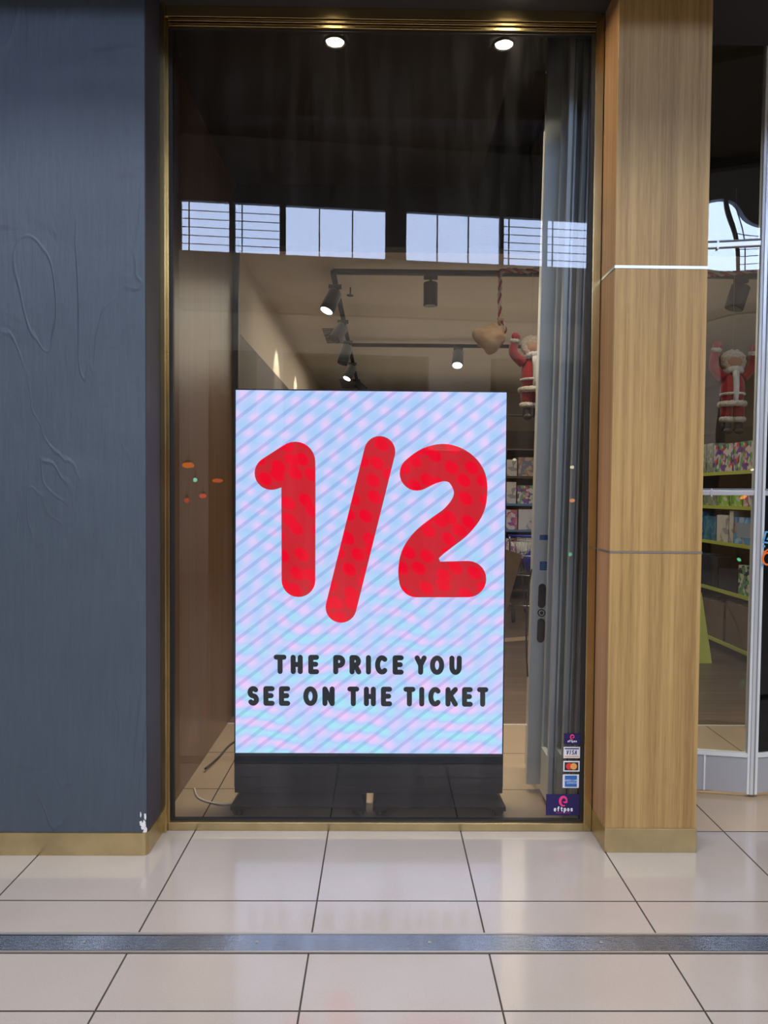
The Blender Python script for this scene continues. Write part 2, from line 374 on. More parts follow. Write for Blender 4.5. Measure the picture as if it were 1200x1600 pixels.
# expansion joint cover across the mall floor
def groove_strip():
    t = empty('expansion_joint_cover', (0, 2.434, 0), label='long ribbed aluminium strip set across the mall floor tiles', cat='floor strip')
    mb = MB(); mb.box(-6, 6, -0.052, 0.052, -0.0005, 0.002)
    for k in range(9):
        y = -0.034+k*0.0085; mb.box(-6, 6, y-0.0022, y+0.0022, 0.002, 0.0032)
    mb.build('ribbed_plate', M['strip'], t)
    for y in (-0.0505, 0.0505):
        e = MB(); e.box(-6, 6, y-0.0035, y+0.0035, 0.0, 0.0042); e.build('edge_rail', M['rail'], t)
    for y in (-0.057, 0.057):
        e = MB(); e.box(-6, 6, y-0.002, y+0.002, 0.0002, 0.0006); e.build('dark_joint', M['grout'], t)
    for k in range(-5, 6):
        x = 0.172+k*0.585
        mb = MB(); mb.cyl((x, 0.0, 0.0035), (x, 0.0, 0.0045), 0.006, 12); mb.mi = 1; mb.box(x-0.004, x+0.004, -0.0008, 0.0008, 0.0045, 0.0047)
        mb.build('screw', [M['alu2'], M['black']], t)
    return t
M['rail'] = mat('worn_edge_metal', (0.42, 0.40, 0.38), 0.35, 0.6)
M['strip'] = mat('uneven_strip_metal', (0.40, 0.41, 0.42), 0.24, 1.0, var=0.3, vscale=2.5, stretch=(1, 0.1, 1))  # metal tone varies in bands along the strip
groove_strip()

# ---- navy wall on the left with its reveal
XL = -0.981
mb = MB(); mb.box(-7.0, XL, 3.04, 3.235, 0.092, 5.0); wl = struct('wall_left', mb, M['navy'])
mb = MB(); mb.box(XL-0.001, XL+0.0025, 3.046, 3.235, 0.092, 3.72); struct('reveal_skin', mb, M['navy_side'], wl)
# chipped corner: torn plaster
mb = MB(); rnd = random.Random(3)
for k in range(16):
    x = XL-0.002-rnd.random()*0.030*(1-k/20); z = 0.096+rnd.random()*0.075
    w_, h_ = 0.003+rnd.random()*0.007, 0.004+rnd.random()*0.014
    pts = [(x+w_*math.cos(a*1.05)*(0.6+rnd.random()*0.7), 3.0385-rnd.random()*0.001, z+h_*math.sin(a*1.05)*(0.6+rnd.random()*0.7)) for a in range(6)]
    mb.add(pts, [tuple(range(6))])
ch = mb.build('plaster_chip', M['white'], wl); ch['label'] = 'torn white plaster at the bottom corner'
# brass baseboard with a rounded end
mb = MB(); prof = [(-7.0, 3.030)]
for k in range(9):
    a = R(-90+k*11.25); prof.append((XL-0.018+0.026*math.cos(a), 3.056+0.026*math.sin(a)))
prof += [(XL+0.008, 3.236), (XL-0.02, 3.236), (XL-0.02, 3.06), (-7.0, 3.06)]
n = len(prof)
vs = [(x, y, z) for z in (0.0, 0.096) for x, y in prof]
mb.add(vs, [tuple(range(n))[::-1], tuple(range(n, 2*n))]+[(i, (i+1) % n, n+(i+1) % n, n+i) for i in range(n)])
struct('baseboard_left', mb, M['brass_face'])

# ---- soffit above the recess, header walls
mb = MB(); mb.box(-7, 1.0, 2.44, 3.29, 3.645, 3.75); sf = struct('ceiling', mb, M['soffit'])
mb = MB(); mb.box(1.0, 7, 2.44, 3.62, 3.73, 3.83); mb.build('soffit_step', M['soffit'], sf)['kind'] = 'structure'
mb = MB(); mb.box(-7, 7, 2.37, 2.44, 3.66, 8.3); struct('wall_upper', mb, M['soffit'])
mb = MB(); mb.box(1.30, 7, 3.63, 3.70, 3.78, 4.4); struct('wall_header', mb, M['bulk'])

# ---- downlights in the soffit
def downlight(loc, label, lens, r=0.045, power=9):
    t = empty('downlight', loc, label=label, cat='ceiling light')
    mb = MB(); mb.torus((0, 0, 0), (0, 0, 1), r+0.01, 0.007, 28, 8); mb.build('trim_ring', M['black'], t)
    mb = MB(); mb.cyl((0, 0, 0.002), (0, 0, 0.006), r, 28); mb.build('lens', lens, t)
    if power:
        l = bpy.data.lights.new('downlight_beam', 'SPOT'); l.energy = power; l.color = (1, 0.78, 0.5); l.spot_size = R(95); l.spot_blend = 0.8; l.shadow_soft_size = 0.03
        o = bpy.data.objects.new('downlight_beam', l); C.objects.link(o); o.location = (0, 0, -0.02); o.parent = t
    return t
downlight((0.555, 3.10, 3.632), 'brightest warm downlight shining at the top right of the shop window', M['down'], 0.040, 14)
downlight((-0.235, 3.10, 3.632), 'round warm downlight at the top left of the shop window', M['down2'], 0.042, 5)

# ================================================================== SHOP WINDOW
win = empty('window_1', (0, 3.29, 0), kind='structure')
def P(mb, name, m, bevel=0, parent=win):   # parts given in world coordinates, window root at y = 3.29
    for i, v in enumerate(mb.v): mb.v[i] = (v[0], v[1]-3.29, v[2])
    return mb.build(name, m, parent, bevel)
XR = 0.962
fr = MB()
fr.box(-0.983, -0.957, 3.236, 3.31, 0.0, 3.645)          # left jamb side
P(fr, 'window_frame', M['brass'], 0.002)
fr = MB(); fr.box(-0.957, -0.948, 3.262, 3.30, 0.035, 3.60); P(fr, 'window_frame', M['brass'], 0.001)
fr = MB(); fr.box(0.925, XR, 3.262, 3.31, 0.0, 3.645); P(fr, 'window_frame', M['brass'], 0.002)
fr = MB(); fr.box(-0.957, 0.925, 3.262, 3.31, 0.0, 0.036); P(fr, 'window_sill', M['brass_face'], 0.002)
fr = MB(); fr.box(-0.957, 0.925, 3.256, 3.31, 3.598, 3.645); fr.box(-0.957, 0.925, 3.262, 3.31, 3.583, 3.594); fr.box(-0.957, 0.925, 3.268, 3.31, 3.565, 3.578)
P(fr, 'window_frame', M['brass'], 0.0015)
gk = MB(); gk.box(-0.948, -0.936, 3.282, 3.305, 0.036, 3.565); gk.box(0.913, 0.925, 3.282, 3.305, 0.036, 3.565)
gk.box(-0.936, 0.913, 3.282, 3.305, 0.036, 0.044); gk.box(-0.936, 0.913, 3.282, 3.305, 3.558, 3.565)
P(gk, 'gasket', M['black'])
gm = MB(); gm.box(-0.938, 0.915, 3.289, 3.2895, 0.048, 3.56)
gl = MB(); gl.add([(-0.938, 3.29, 0.048), (0.915, 3.29, 0.048), (0.915, 3.29, 3.56), (-0.938, 3.29, 3.56)], [(0, 1, 2, 3)])
P(gl, 'glass', M['glass'])

# ---- payment stickers on the pane
YG = 3.2865
def px_rect(x0, y0, x1, y1):
    a = at(x0, y1, YG); b = at(x1, y1, YG); c = at(x0, y0, YG)
    return a, b.x-a.x, c.z-a.z
def rect(mb, O, u0, u1, v0, v1, off):
    mb.add([(O[0]+u0, O[1]-off, O[2]+v0), (O[0]+u1, O[1]-off, O[2]+v0), (O[0]+u1, O[1]-off, O[2]+v1), (O[0]+u0, O[1]-off, O[2]+v1)], [(0, 1, 2, 3)])
    return mb
UX, UZ = Vector((1, 0, 0)), Vector((0, 0, 1))
def solid(name, col, rough=0.5): return mat(name, col, rough)
K = dict(purple=solid('sticker_purple', (0.014, 0.009, 0.09)), pink=solid('sticker_pink', (0.80, 0.05, 0.24)), white=solid('sticker_white', (0.75, 0.78, 0.85)),
         navy=solid('sticker_navy', (0.02, 0.03, 0.16)), gold=solid('sticker_gold', (0.75, 0.38, 0.08)), red=solid('sticker_red', (0.75, 0.05, 0.05)),
         orange=solid('sticker_orange', (0.85, 0.40, 0.10)), black=solid('sticker_black', (0.02, 0.02, 0.02)), blue=solid('sticker_blue', (0.03, 0.15, 0.50)), lb=solid('sticker_pale_blue', (0.45, 0.58, 0.80)))
def sticker(rc, label):
    O, w, h = px_rect(*rc)
    t = empty('payment_sticker', O, label=label, cat='sticker')
    return t, w, h
def sheet(t, w, h, m, name='sticker_sheet'):
    mb = MB(); mb.box(0, w, 0.0, 0.0008, 0, h); return mb.build(name, m, t)
def flat(t, name, m, fn, off=0.0006):
    mb = MB(); fn(mb); mb.v = [(v[0], v[1]-off, v[2]) for v in mb.v]; return mb.build(name, m, t)
def word(mb, s, x0, x1, y0, y1, r, gap=0.18, slant=0):
    n = len(s); w = (x1-x0)/(n+(n-1)*gap)
    for i, ch in enumerate(s):
        a = x0+i*w*(1+gap); strokes(mb, glyph(ch, a, a+w, y0, y1, r, slant), (0, 0, 0), UX, UZ, 8)
def eftpos(rc, label):
    t, w, h = sticker(rc, label); sheet(t, w, h, K['purple'])
    cx, cy, q = w*0.5, h*0.67, h*0.21
    def swirl(mb):
        pts = [(cx+q*0.75*math.cos(R(a))*1.0, cy+q*math.sin(R(a)), q*(0.10+0.20*math.sin(R((a+25)*0.55)))) for a in range(-20, 300, 12)]
        pts = [(x, y, max(r, q*0.06)) for x, y, r in pts]
        strokes(mb, [pts], (0, 0, 0), UX, UZ, 10)
        strokes(mb, [[(cx+q*0.72, cy-q*0.05, q*0.22), (cx+q*0.3, cy-q*0.25, q*0.18), (cx-q*0.05, cy-q*0.1, q*0.08)]], (0, 0, 0), UX, UZ, 10)
    flat(t, 'swirl_emblem', K['pink'], swirl)
    flat(t, 'lettering', K['white'], lambda mb: word(mb, 'eftpos', w*0.22, w*0.78, h*0.19, h*0.43, h*0.024, 0.22))
    return t, w, h
t, w, h = eftpos((853, 1241, 907, 1274), 'large purple payment sticker with pink swirl in the window corner')
flat(t, 'small_print', K['pink'], lambda mb: mb.box(w*0.29, w*0.71, 0, 0.0001, h*0.12, h*0.135))
eftpos((881, 1146, 907, 1163), 'small purple payment sticker, topmost of the column on the window')
t, w, h = sticker((880.5, 1167, 906, 1184.5), 'white card sticker with dark blue top bar and slanted lettering'); sheet(t, w, h, K['white'])
flat(t, 'top_bar', K['navy'], lambda mb: mb.box(w*0.07, w*0.93, 0, 0.0001, h*0.80, h*0.90))
flat(t, 'bottom_bar', K['gold'], lambda mb: mb.box(w*0.07, w*0.93, 0, 0.0001, h*0.12, h*0.20))
flat(t, 'lettering', K['navy'], lambda mb: word(mb, 'VISA', w*0.15, w*0.80, h*0.30, h*0.72, h*0.034, 0.16, 0.15))
t, w, h = sticker((880, 1189, 905.5, 1205.5), 'white bordered card sticker with overlapping red and orange discs'); sheet(t, w, h, K['white'])
flat(t, 'black_field', K['black'], lambda mb: mb.box(w*0.08, w*0.92, 0, 0.0001, h*0.12, h*0.88), 0.0004)
flat(t, 'red_disc', K['red'], lambda mb: strokes(mb, [[(w*0.37, h*0.5, h*0.31)]], (0, 0, 0), UX, UZ, 32))
flat(t, 'orange_disc', K['orange'], lambda mb: strokes(mb, [[(w*0.63, h*0.5, h*0.31)]], (0, 0, 0), UX, UZ, 32), 0.0009)
t, w, h = sticker((879, 1210, 904.5, 1231), 'white bordered blue card sticker with two lines of pale lettering'); sheet(t, w, h, K['white'])
flat(t, 'blue_field', K['blue'], lambda mb: mb.box(w*0.13, w*0.87, 0, 0.0001, h*0.08, h*0.92), 0.0004)
def amx(mb):
    word(mb, 'AMERICAN', w*0.15, w*0.86, h*0.49, h*0.64, h*0.017, 0.2); word(mb, 'EXPRESS', w*0.25, w*0.87, h*0.30, h*0.45, h*0.017, 0.2)
flat(t, 'lettering', K['lb'], amx, 0.0008)

# ================================================================== BRASS AND TIMBER COLUMN
col = empty('timber_column', (1.16, 3.07, 0), label='square blond timber veneered column with brass foot beside the shop window', cat='column')
def CP_(x0, x1, y0, y1, z0, z1): 
    mb = MB(); mb.box(x0-1.16, x1-1.16, y0-3.07, y1-3.07, z0, z1); return mb
xa, xb = 0.965, 1.354
zt = [(0.104, 1.285), (1.292, 2.476), (2.488, 3.66)]
for (z0, z1) in zt:
    CP_(xa, xb, 3.07, 3.09, z0, z1).build('front_panel', M['wood'], col, 0.001)
    CP_(xa, xa+0.02, 3.0905, 3.262, z0, z1).build('side_panel', M['wood_side'], col, 0.001)
    CP_(xb-0.02, xb, 3.0905, 3.80, z0, z1).build('side_panel', M['wood_side'], col, 0.001)
for k, z in enumerate((1.2885, 2.482)):
    hh = (0.0035, 0.006)[k]
    CP_(xa-0.0015, xb+0.0015, 3.0685, 3.263, z-hh, z+hh).build('metal_trim', M['trim'], col)
CP_(xa-0.003, xb+0.003, 3.066, 3.262, 0.0, 0.104).build('brass_foot', M['brass_face'], col, 0.002)
CP_(xa+0.021, xb-0.021, 3.091, 3.80, 0, 3.66).build('core', M['black'], col)

# ================================================================== NICHE AND STORE SHELL
mb = MB(); mb.box(-1.06, -1.012, 3.312, 4.95, 0, 3.62); struct('wall_niche_left', mb, M['wood_in'])
mb = MB(); mb.box(-1.06, -0.975, 4.952, 5.00, 0, 3.62); struct('trim_2', mb, M['black'])
mb = MB(); mb.box(-1.06, 0.62, 3.312, 4.99, 3.60, 3.66); mb.box(0.60, 0.62, 3.312, 4.99, 3.66, 3.88); mb.box(0.60, 0.98, 3.312, 4.99, 3.88, 3.92); mb.box(0.60, 0.98, 3.312, 3.318, 3.60, 3.88); mb.box(0.98, 5.2, 3.64, 4.99, 3.82, 3.88); struct('ceiling_niche', mb, M['bulk'])
mb = MB(); mb.box(-0.974, 5.2, 4.99, 5.10, 3.195, 3.90); struct('wall_bulkhead', mb, M['bulk'])
mb = MB(); mb.box(-1.2, 5.2, 5.101, 12.2, 3.20, 3.28)
struct('ceiling_store', mb, M['ceil'])
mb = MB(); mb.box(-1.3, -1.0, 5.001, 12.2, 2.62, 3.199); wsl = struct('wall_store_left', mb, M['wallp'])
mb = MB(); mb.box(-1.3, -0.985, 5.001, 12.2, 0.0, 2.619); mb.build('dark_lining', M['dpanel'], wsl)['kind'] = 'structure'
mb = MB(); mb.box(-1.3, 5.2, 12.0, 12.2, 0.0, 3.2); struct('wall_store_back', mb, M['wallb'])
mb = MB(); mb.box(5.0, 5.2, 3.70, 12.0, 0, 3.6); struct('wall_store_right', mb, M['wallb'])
# vents on the store ceiling
def vent(x0, x1, y0, y1, label):
    t = empty('ceiling_vent', ((x0+x1)/2, (y0+y1)/2, 3.19), label=label, cat='ceiling vent', group='air vents in the store ceiling')
    w, d = (x1-x0)/2, (y1-y0)/2
    mb = MB(); mb.box(-w, w, -d, d, 0.0, 0.0095); mb.build('backing', M['vent'], t)
    for k in range(7):
        y = -d+(k+0.5)*2*d/7
        mb = MB(); mb.box(-w, w, y-0.01, y+0.01, -0.008, 0.0); mb.build('slat', M['vent'], t)
vent(-0.62, -0.44, 7.45, 8.15, 'square dark air vent in the store ceiling beside the front spotlights')
vent(-0.64, -0.38, 10.7, 11.6, 'far dark air vent in the store ceiling low above the screen')
# recessed lights
for px, py, lb in ((650, 573, 'near small recessed light in the beige store ceiling'), (646, 592, 'far small recessed light in the beige store ceiling')):
    Y = CF*1.67/(py-772); p = at(px, py, Y)
    t = empty('recessed_light', (p.x, Y, 3.192), label=lb, cat='ceiling light')
    mb = MB(); mb.torus((0, 0, 0), (0, 0, 1), 0.075, 0.012, 24, 8); mb.build('trim_ring', M['track'], t)
    mb = MB(); mb.cyl((0, 0, 0.0), (0, 0, 0.006), 0.066, 24); mb.build('lens', M['ceil'], t)
# sprinkler
t = empty('sprinkler_head', (-0.27, 5.95, 3.19), label='small sprinkler head under the store ceiling by the top spotlight', cat='sprinkler')
mb = MB(); mb.cyl((0, 0, 0.0), (0, 0, -0.06), 0.006, 8); mb.build('stem', M['track'], t)
mb = MB(); mb.cyl((0, 0, -0.06), (0, 0, -0.066), 0.028, 12); mb.build('deflector', M['track'], t)

# ---- track lights
def track(name, a, b, label):
    mb = MB(); mb.bar(a, b, 0.036, 0.034); o = mb.build(name, M['track']); return tag(o, label, 'light track')
track('light_track', (-0.37, 5.35, 3.135), (3.6, 5.35, 3.135), 'front black light track running across the store ceiling')
track('light_track', (-0.37, 5.37, 3.135), (-0.37, 10.4, 3.135), 'black light track running back into the store on the left')
track('light_track', (-0.35, 7.95, 3.135), (2.6, 7.95, 3.135), 'second black cross track ending at the red coated doll')
def spot(loc, ax, ay, L_, r, lit, label, size=1.0):
    """cylinder head under an adaptor; ax/ay tip it"""
    t = empty('track_spotlight', loc, label=label, cat='spotlight')
    mb = MB(); mb.box(-0.05, 0.05, -0.016, 0.016, -0.03, 0); mb.build('adaptor', M['track'], t, 0.002)
    mb = MB(); mb.cyl((0, 0, -0.03), (0, 0, -0.06), 0.011, 12); mb.build('pivot', M['track'], t)
    T = Matrix.Rotation(ay, 4, 'Y') @ Matrix.Rotation(ax, 4, 'X')
    ctr = Vector((0, 0, -0.055)); d = T @ Vector((0, 0, -1))
    a = ctr; b = ctr+d*L_
    mb = MB(); mb.tube([a, a+d*0.004, b-d*0.004, b], [r*0.94, r, r, r*0.96], 28); mb.build('head', M['track'], t)
    mb = MB(); mb.cyl(b+d*0.0005, b+d*0.002, r*0.84, 28); mb.build('lens', M['lens'] if lit else M['lensoff'], t)
    if lit:
        l = bpy.data.lights.new('spot_beam', 'SPOT'); l.energy = 16; l.color = (1, 0.92, 0.78); l.spot_size = R(38); l.spot_blend = 0.6; l.shadow_soft_size = 0.04
        o = bpy.data.objects.new('spot_beam', l); C.objects.link(o); o.parent = t; o.location = b+d*0.02
        o.rotation_euler = d.to_track_quat('-Z', 'Y').to_euler()
    return t
ZT = 3.117
spot((at(673, 430, 5.35).x, 5.35, ZT), 0, 0, 0.165, 0.052, False, 'black cylinder spotlight hanging straight down from the front track')
spot((-0.37, 5.62, ZT), R(-15), R(22), 0.17, 0.056, True, 'lit black spotlight, nearest of the slanting row on the left track')
spot((-0.37, 6.75, ZT), R(-18), R(30), 0.16, 0.055, False, 'unlit black spotlight, second from the front in the slanting row')
spot((-0.37, 7.65, ZT), R(-12), R(16), 0.20, 0.055, False, 'unlit black spotlight, third in the slanting row at the cross track')
spot((-0.37, 8.9, ZT), R(-18), R(24), 0.17, 0.055, True, 'lit black spotlight, fourth in the slanting row above the screen')
spot((-0.37, 10.2, ZT), R(0), R(-50), 0.17, 0.055, False, 'farthest black spotlight just above the top edge of the screen')
spot((at(716, 540, 7.95).x, 7.95, ZT), R(-28), R(6), 0.17, 0.062, True, 'brightly lit spotlight hanging from the second cross track')
spot((at(1158, 440, 5.35).x, 5.35, ZT), R(0), R(17), 0.17, 0.066, False, 'unlit spotlight on the front track, seen through the entrance door')
# wall washes of two more fittings on the left wall
for y in (6.9, 8.4):
    l = bpy.data.lights.new('wall_wash', 'SPOT'); l.energy = 34; l.color = (1, 0.90, 0.72); l.spot_size = R(46); l.spot_blend = 0.5; l.shadow_soft_size = 0.03
    o = bpy.data.objects.new('wall_wash', l); C.objects.link(o); o.location = (-0.66, y, 3.17)
    o.rotation_euler = Vector((-0.48, 0.0, -1)).to_track_quat('-Z', 'Y').to_euler()

# ================================================================== DIGITAL POSTER
YS = 3.50
pTL, pTR, pBL, pBR = at(370.5, 610, YS), at(790, 613, YS), at(366.5, 1176, YS), at(785.5, 1177, YS)
sx0 = (pTL.x+pBL.x)/2; sx1 = (pTR.x+pBR.x)/2; sz0 = (pBL.z+pBR.z)/2; sz1 = (pTL.z+pTR.z)/2
SW, SH = sx1-sx0, sz1-sz0
zb = at(576, 1240, YS).z
scr = empty('digital_poster', ((sx0+sx1)/2, YS, 0), label='tall freestanding LED poster screen on castors behind the shop window', cat='display screen')
hw = SW/2
mb = MB(); mb.box(-hw-0.006, hw+0.006, 0.004, 0.075, zb, sz1+0.006); mb.build('housing', M['char'], scr, 0.003)
mb = MB(); mb.box(-hw-0.006, hw+0.006, -0.004, 0.004, zb+0.03, sz0-0.002)
bz = mb.build('lower_fascia', M['char'], scr, 0.002)
mb = MB()
mb.box(-hw-0.006, -hw, -0.003, 0.004, sz0, sz1+0.006); mb.box(hw, hw+0.006, -0.003, 0.004, sz0, sz1+0.006); mb.box(-hw, hw, -0.003, 0.004, sz1, sz1+0.006)
mb.build('bezel', M['char2'], scr)
mb = MB(); mb.box(-hw, hw, -0.0055, -0.004, sz0-0.060, sz0-0.052); mb.build('fascia_groove', M['black'], scr)

def screen_mat():
    m, nt, b, N, L = new_mat('screen_background'); N.remove(b)
    tc = N.new('ShaderNodeTexCoord'); sp = N.new('ShaderNodeSeparateXYZ'); L.new(tc.outputs['Object'], sp.inputs[0])
    x, z = sp.outputs['X'], sp.outputs['Z']
    # diagonal stripes rising to the right
    a = R(38)
    per = 0.0595
    u = math_node(N, L, 'ADD', math_node(N, L, 'MULTIPLY', x, -math.sin(a)/per), math_node(N, L, 'MULTIPLY', z, math.cos(a)/per))
    fr_ = math_node(N, L, 'FRACT', u)
    st = N.new('ShaderNodeMapRange'); st.interpolation_type = 'SMOOTHSTEP'
    d = math_node(N, L, 'ABSOLUTE', math_node(N, L, 'SUBTRACT', fr_, 0.5))
    L.new(d, st.inputs[0]); st.inputs[1].default_value = 0.10; st.inputs[2].default_value = 0.17; st.inputs[3].default_value = 1; st.inputs[4].default_value = 0
    # crossing lattice of soft colour blotches
    def sinw(kx, kz, ph):
        return math_node(N, L, 'SINE', math_node(N, L, 'ADD', math_node(N, L, 'ADD', math_node(N, L, 'MULTIPLY', x, kx), math_node(N, L, 'MULTIPLY', z, kz)), ph))
    nz = N.new('ShaderNodeTexNoise'); nz.inputs['Scale'].default_value = 2.2; nz.inputs['Detail'].default_value = 1; L.new(tc.outputs['Object'], nz.inputs['Vector'])
    warp = math_node(N, L, 'MULTIPLY', math_node(N, L, 'SUBTRACT', nz.outputs['Fac'], 0.5), 9)
    blob = math_node(N, L, 'MULTIPLY', math_node(N, L, 'SINE', math_node(N, L, 'ADD', math_node(N, L, 'ADD', math_node(N, L, 'MULTIPLY', x, 46), math_node(N, L, 'MULTIPLY', z, 22)), warp)),
                     math_node(N, L, 'SINE', math_node(N, L, 'ADD', math_node(N, L, 'ADD', math_node(N, L, 'MULTIPLY', x, -26), math_node(N, L, 'MULTIPLY', z, 44)), warp)))
    rp = N.new('ShaderNodeValToRGB'); e = rp.color_ramp.elements
    e[0].position = 0.0; e[0].color = (0.42, 0.64, 0.98, 1); e[1].position = 1.0; e[1].color = (0.82, 0.64, 1.0, 1)
    q = e.new(0.52); q.color = (0.53, 0.65, 1.0, 1)
    L.new(math_node(N, L, 'ADD', math_node(N, L, 'MULTIPLY', blob, 0.5), 0.5), rp.inputs[0])
    # pinker and greener towards the foot of the image
    ft = N.new('ShaderNodeMapRange'); L.new(z, ft.inputs[0]); ft.inputs[1].default_value = sz0+0.75*SH; ft.inputs[2].default_value = sz0+0.1*SH
    ft.inputs[3].default_value = 0; ft.inputs[4].default_value = 1
    rb = N.new('ShaderNodeValToRGB'); e = rb.color_ramp.elements
    e[0].position = 0.1; e[0].color = (0.40, 0.86, 0.95, 1); e[1].position = 0.9; e[1].color = (0.92, 0.60, 1.0, 1)
    q = e.new(0.45); q.color = (0.48, 0.64, 1.0, 1); q = e.new(0.7); q.color = (0.70, 0.64, 1.0, 1)
    bl2 = math_node(N, L, 'SINE', math_node(N, L, 'ADD', math_node(N, L, 'ADD', math_node(N, L, 'MULTIPLY', x, 7), math_node(N, L, 'MULTIPLY', z, 60)), math_node(N, L, 'MULTIPLY', warp, 1.3)))
    bl3 = math_node(N, L, 'ADD', math_node(N, L, 'MULTIPLY', bl2, 0.28), math_node(N, L, 'ADD', math_node(N, L, 'MULTIPLY', blob, 0.22), 0.5))
    L.new(bl3, rb.inputs[0])
    m1 = N.new('ShaderNodeMix'); m1.data_type = 'RGBA'; L.new(math_node(N, L, 'MULTIPLY', ft.outputs[0], 0.8), m1.inputs[0]); L.new(rp.outputs[0], m1.inputs[6]); L.new(rb.outputs[0], m1.inputs[7])
    m2 = N.new('ShaderNodeMix'); m2.data_type = 'RGBA'; m2.blend_type = 'MULTIPLY'; L.new(math_node(N, L, 'MULTIPLY', st.outputs[0], 0.70), m2.inputs[0])
    L.new(m1.outputs[2], m2.inputs[6]); m2.inputs[7].default_value = (0.68, 0.68, 0.84, 1)
    em = N.new('ShaderNodeEmission'); L.new(m2.outputs[2], em.inputs[0]); em.inputs[1].default_value = 1.12
    L.new(em.outputs[0], N['Material Output'].inputs[0]); return m
M['screen'] = screen_mat()
mb = MB(); mb.add([(-hw, -0.0045, sz0), (hw, -0.0045, sz0), (hw, -0.0045, sz1), (-hw, -0.0045, sz1)], [(0, 1, 2, 3)])
# a shallow slab so the panel has body
mb.box(-hw, hw, -0.0044, 0.003, sz0, sz1)
sc_o = mb.build('screen', M['screen'], scr); 
def red_mat():
    m, nt, b, N, L = new_mat('screen_red'); N.remove(b)
    tc = N.new('ShaderNodeTexCoord'); v = N.new('ShaderNodeTexVoronoi'); v.voronoi_dimensions = '2D'; v.inputs['Scale'].default_value = 11.5; v.inputs['Randomness'].default_value = 0.7
    sp = N.new('ShaderNodeSeparateXYZ'); cb = N.new('ShaderNodeCombineXYZ'); L.new(tc.outputs['Object'], sp.inputs[0])
    L.new(math_node(N, L, 'MULTIPLY_ADD', sp.outputs['Z'], 0.35, sp.outputs['X']), cb.inputs[0]); L.new(sp.outputs['Z'], cb.inputs[1]); L.new(cb.outputs[0], v.inputs['Vector'])
    r = N.new('ShaderNodeValToRGB'); e = r.color_ramp.elements
    e[0].position = 0.31; e[0].color = (0.90, 0.002, 0.025, 1); e[1].position = 0.43; e[1].color = (0.64, 0.020, 0.034, 1)
    L.new(v.outputs['Distance'], r.inputs[0])
    em = N.new('ShaderNodeEmission'); L.new(r.outputs[0], em.inputs[0]); em.inputs[1].default_value = 1.1
    L.new(em.outputs[0], N['Material Output'].inputs[0]); return m
M['red'] = red_mat()
M['ink'] = emit('screen_ink', (0.012, 0.018, 0.025), 1.0)
# photograph pixels -> coordinates on the panel
def sxy(px, py):
    t = (py-611.5)/(1176.5-611.5); xl = 370.5+(366.5-370.5)*t; xr = 790+(785.5-790)*t
    u = (px-xl)/(xr-xl); return (-hw+u*SW, sz1+(sz0-sz1)*t)
SCL = SW/419.3
def on_screen(name, segs, m, parent=scr, off=0.0005, n=28):
    mb = MB(); strokes(mb, segs, (0, -0.0045-off, 0), UX, UZ, n); return mb.build(name, m, parent)
def cv(pl): return [(*sxy(x, y), r*SCL) for x, y, r in pl]
def smooth(pl, k=5):
    o = []
    for i in range(len(pl)-1):
        p0, p1, p2, p3 = pl[max(i-1, 0)], pl[i], pl[i+1], pl[min(i+2, len(pl)-1)]
        for j in range(k):
            t = j/k; o.append(tuple(0.5*((2*b)+(-a+c)*t+(2*a-5*b+4*c-d)*t*t+(-a+3*b-3*c+d)*t**3) for a, b, c, d in zip(p0, p1, p2, p3)))
    return o+[pl[-1]]
on_screen('numeral', [cv([(424.8, 739, 26), (462, 721, 31)]), cv([(462.5, 721, 30.5), (466.7, 740, 26.5), (466.2, 905, 26.3)])], M['red'])['label'] = 'big red numeral one'
on_screen('slash', [cv([(593, 704.5, 24.2), (532.5, 946.8, 24.2)])], M['red'])['label'] = 'big red slash between the numerals'
two = smooth([(651, 737.5, 27), (670, 726, 29), (693, 720.5, 29), (715, 727, 28), (730, 744, 28), (734.5, 767, 26), (729, 790, 27), (712, 812, 27.5), (690, 829, 28), (668, 847, 28), (654, 867, 28), (649.8, 888, 28), (650.5, 903, 27.5)])
on_screen('numeral', [cv(two), cv([(650.5, 903, 27.5), (731, 901.5, 28.5)]), cv([(668, 880, 20), (662, 892, 20)])], M['red'])['label'] = 'big red numeral two'
L1 = [('T', 427, 447), ('H', 453.5, 472.5), ('E', 481, 498), ('P', 520, 539), ('R', 545.5, 564), ('I', 572, 578.5), ('C', 585.5, 606), ('E', 613, 630.5), ('Y', 647.5, 666.5), ('O', 671.5, 694), ('U', 702, 721.5)]
L2 = [('S', 385.7, 404), ('E', 410.6, 428.3), ('E', 435, 452.7), ('O', 473, 495.7), ('N', 503, 522.3), ('T', 542, 560.8), ('H', 568, 586.8), ('E', 594.7, 612.3), ('T', 630, 648.8), ('I', 655.6, 662), ('C', 669, 689.5), ('K', 696, 715.5), ('E', 722, 739), ('T', 745.5, 763.5)]
for line, y0, y1 in ((L1, 1021.5, 1052), (L2, 1071, 1102)):
    segs = []
    for ch, a, b in line:
        g = glyph(ch, a, b, y0, y1, 4.0)      # y grows downwards in the photograph: flip
        segs += [[(x, y0+y1-y, r) for x, y, r in pl] for pl in g]
    o = on_screen('lettering', [cv(pl) for pl in segs], M['ink'], n=12)
    o['label'] = 'black capital lettering, upper line' if line is L1 else 'black capital lettering, lower line'
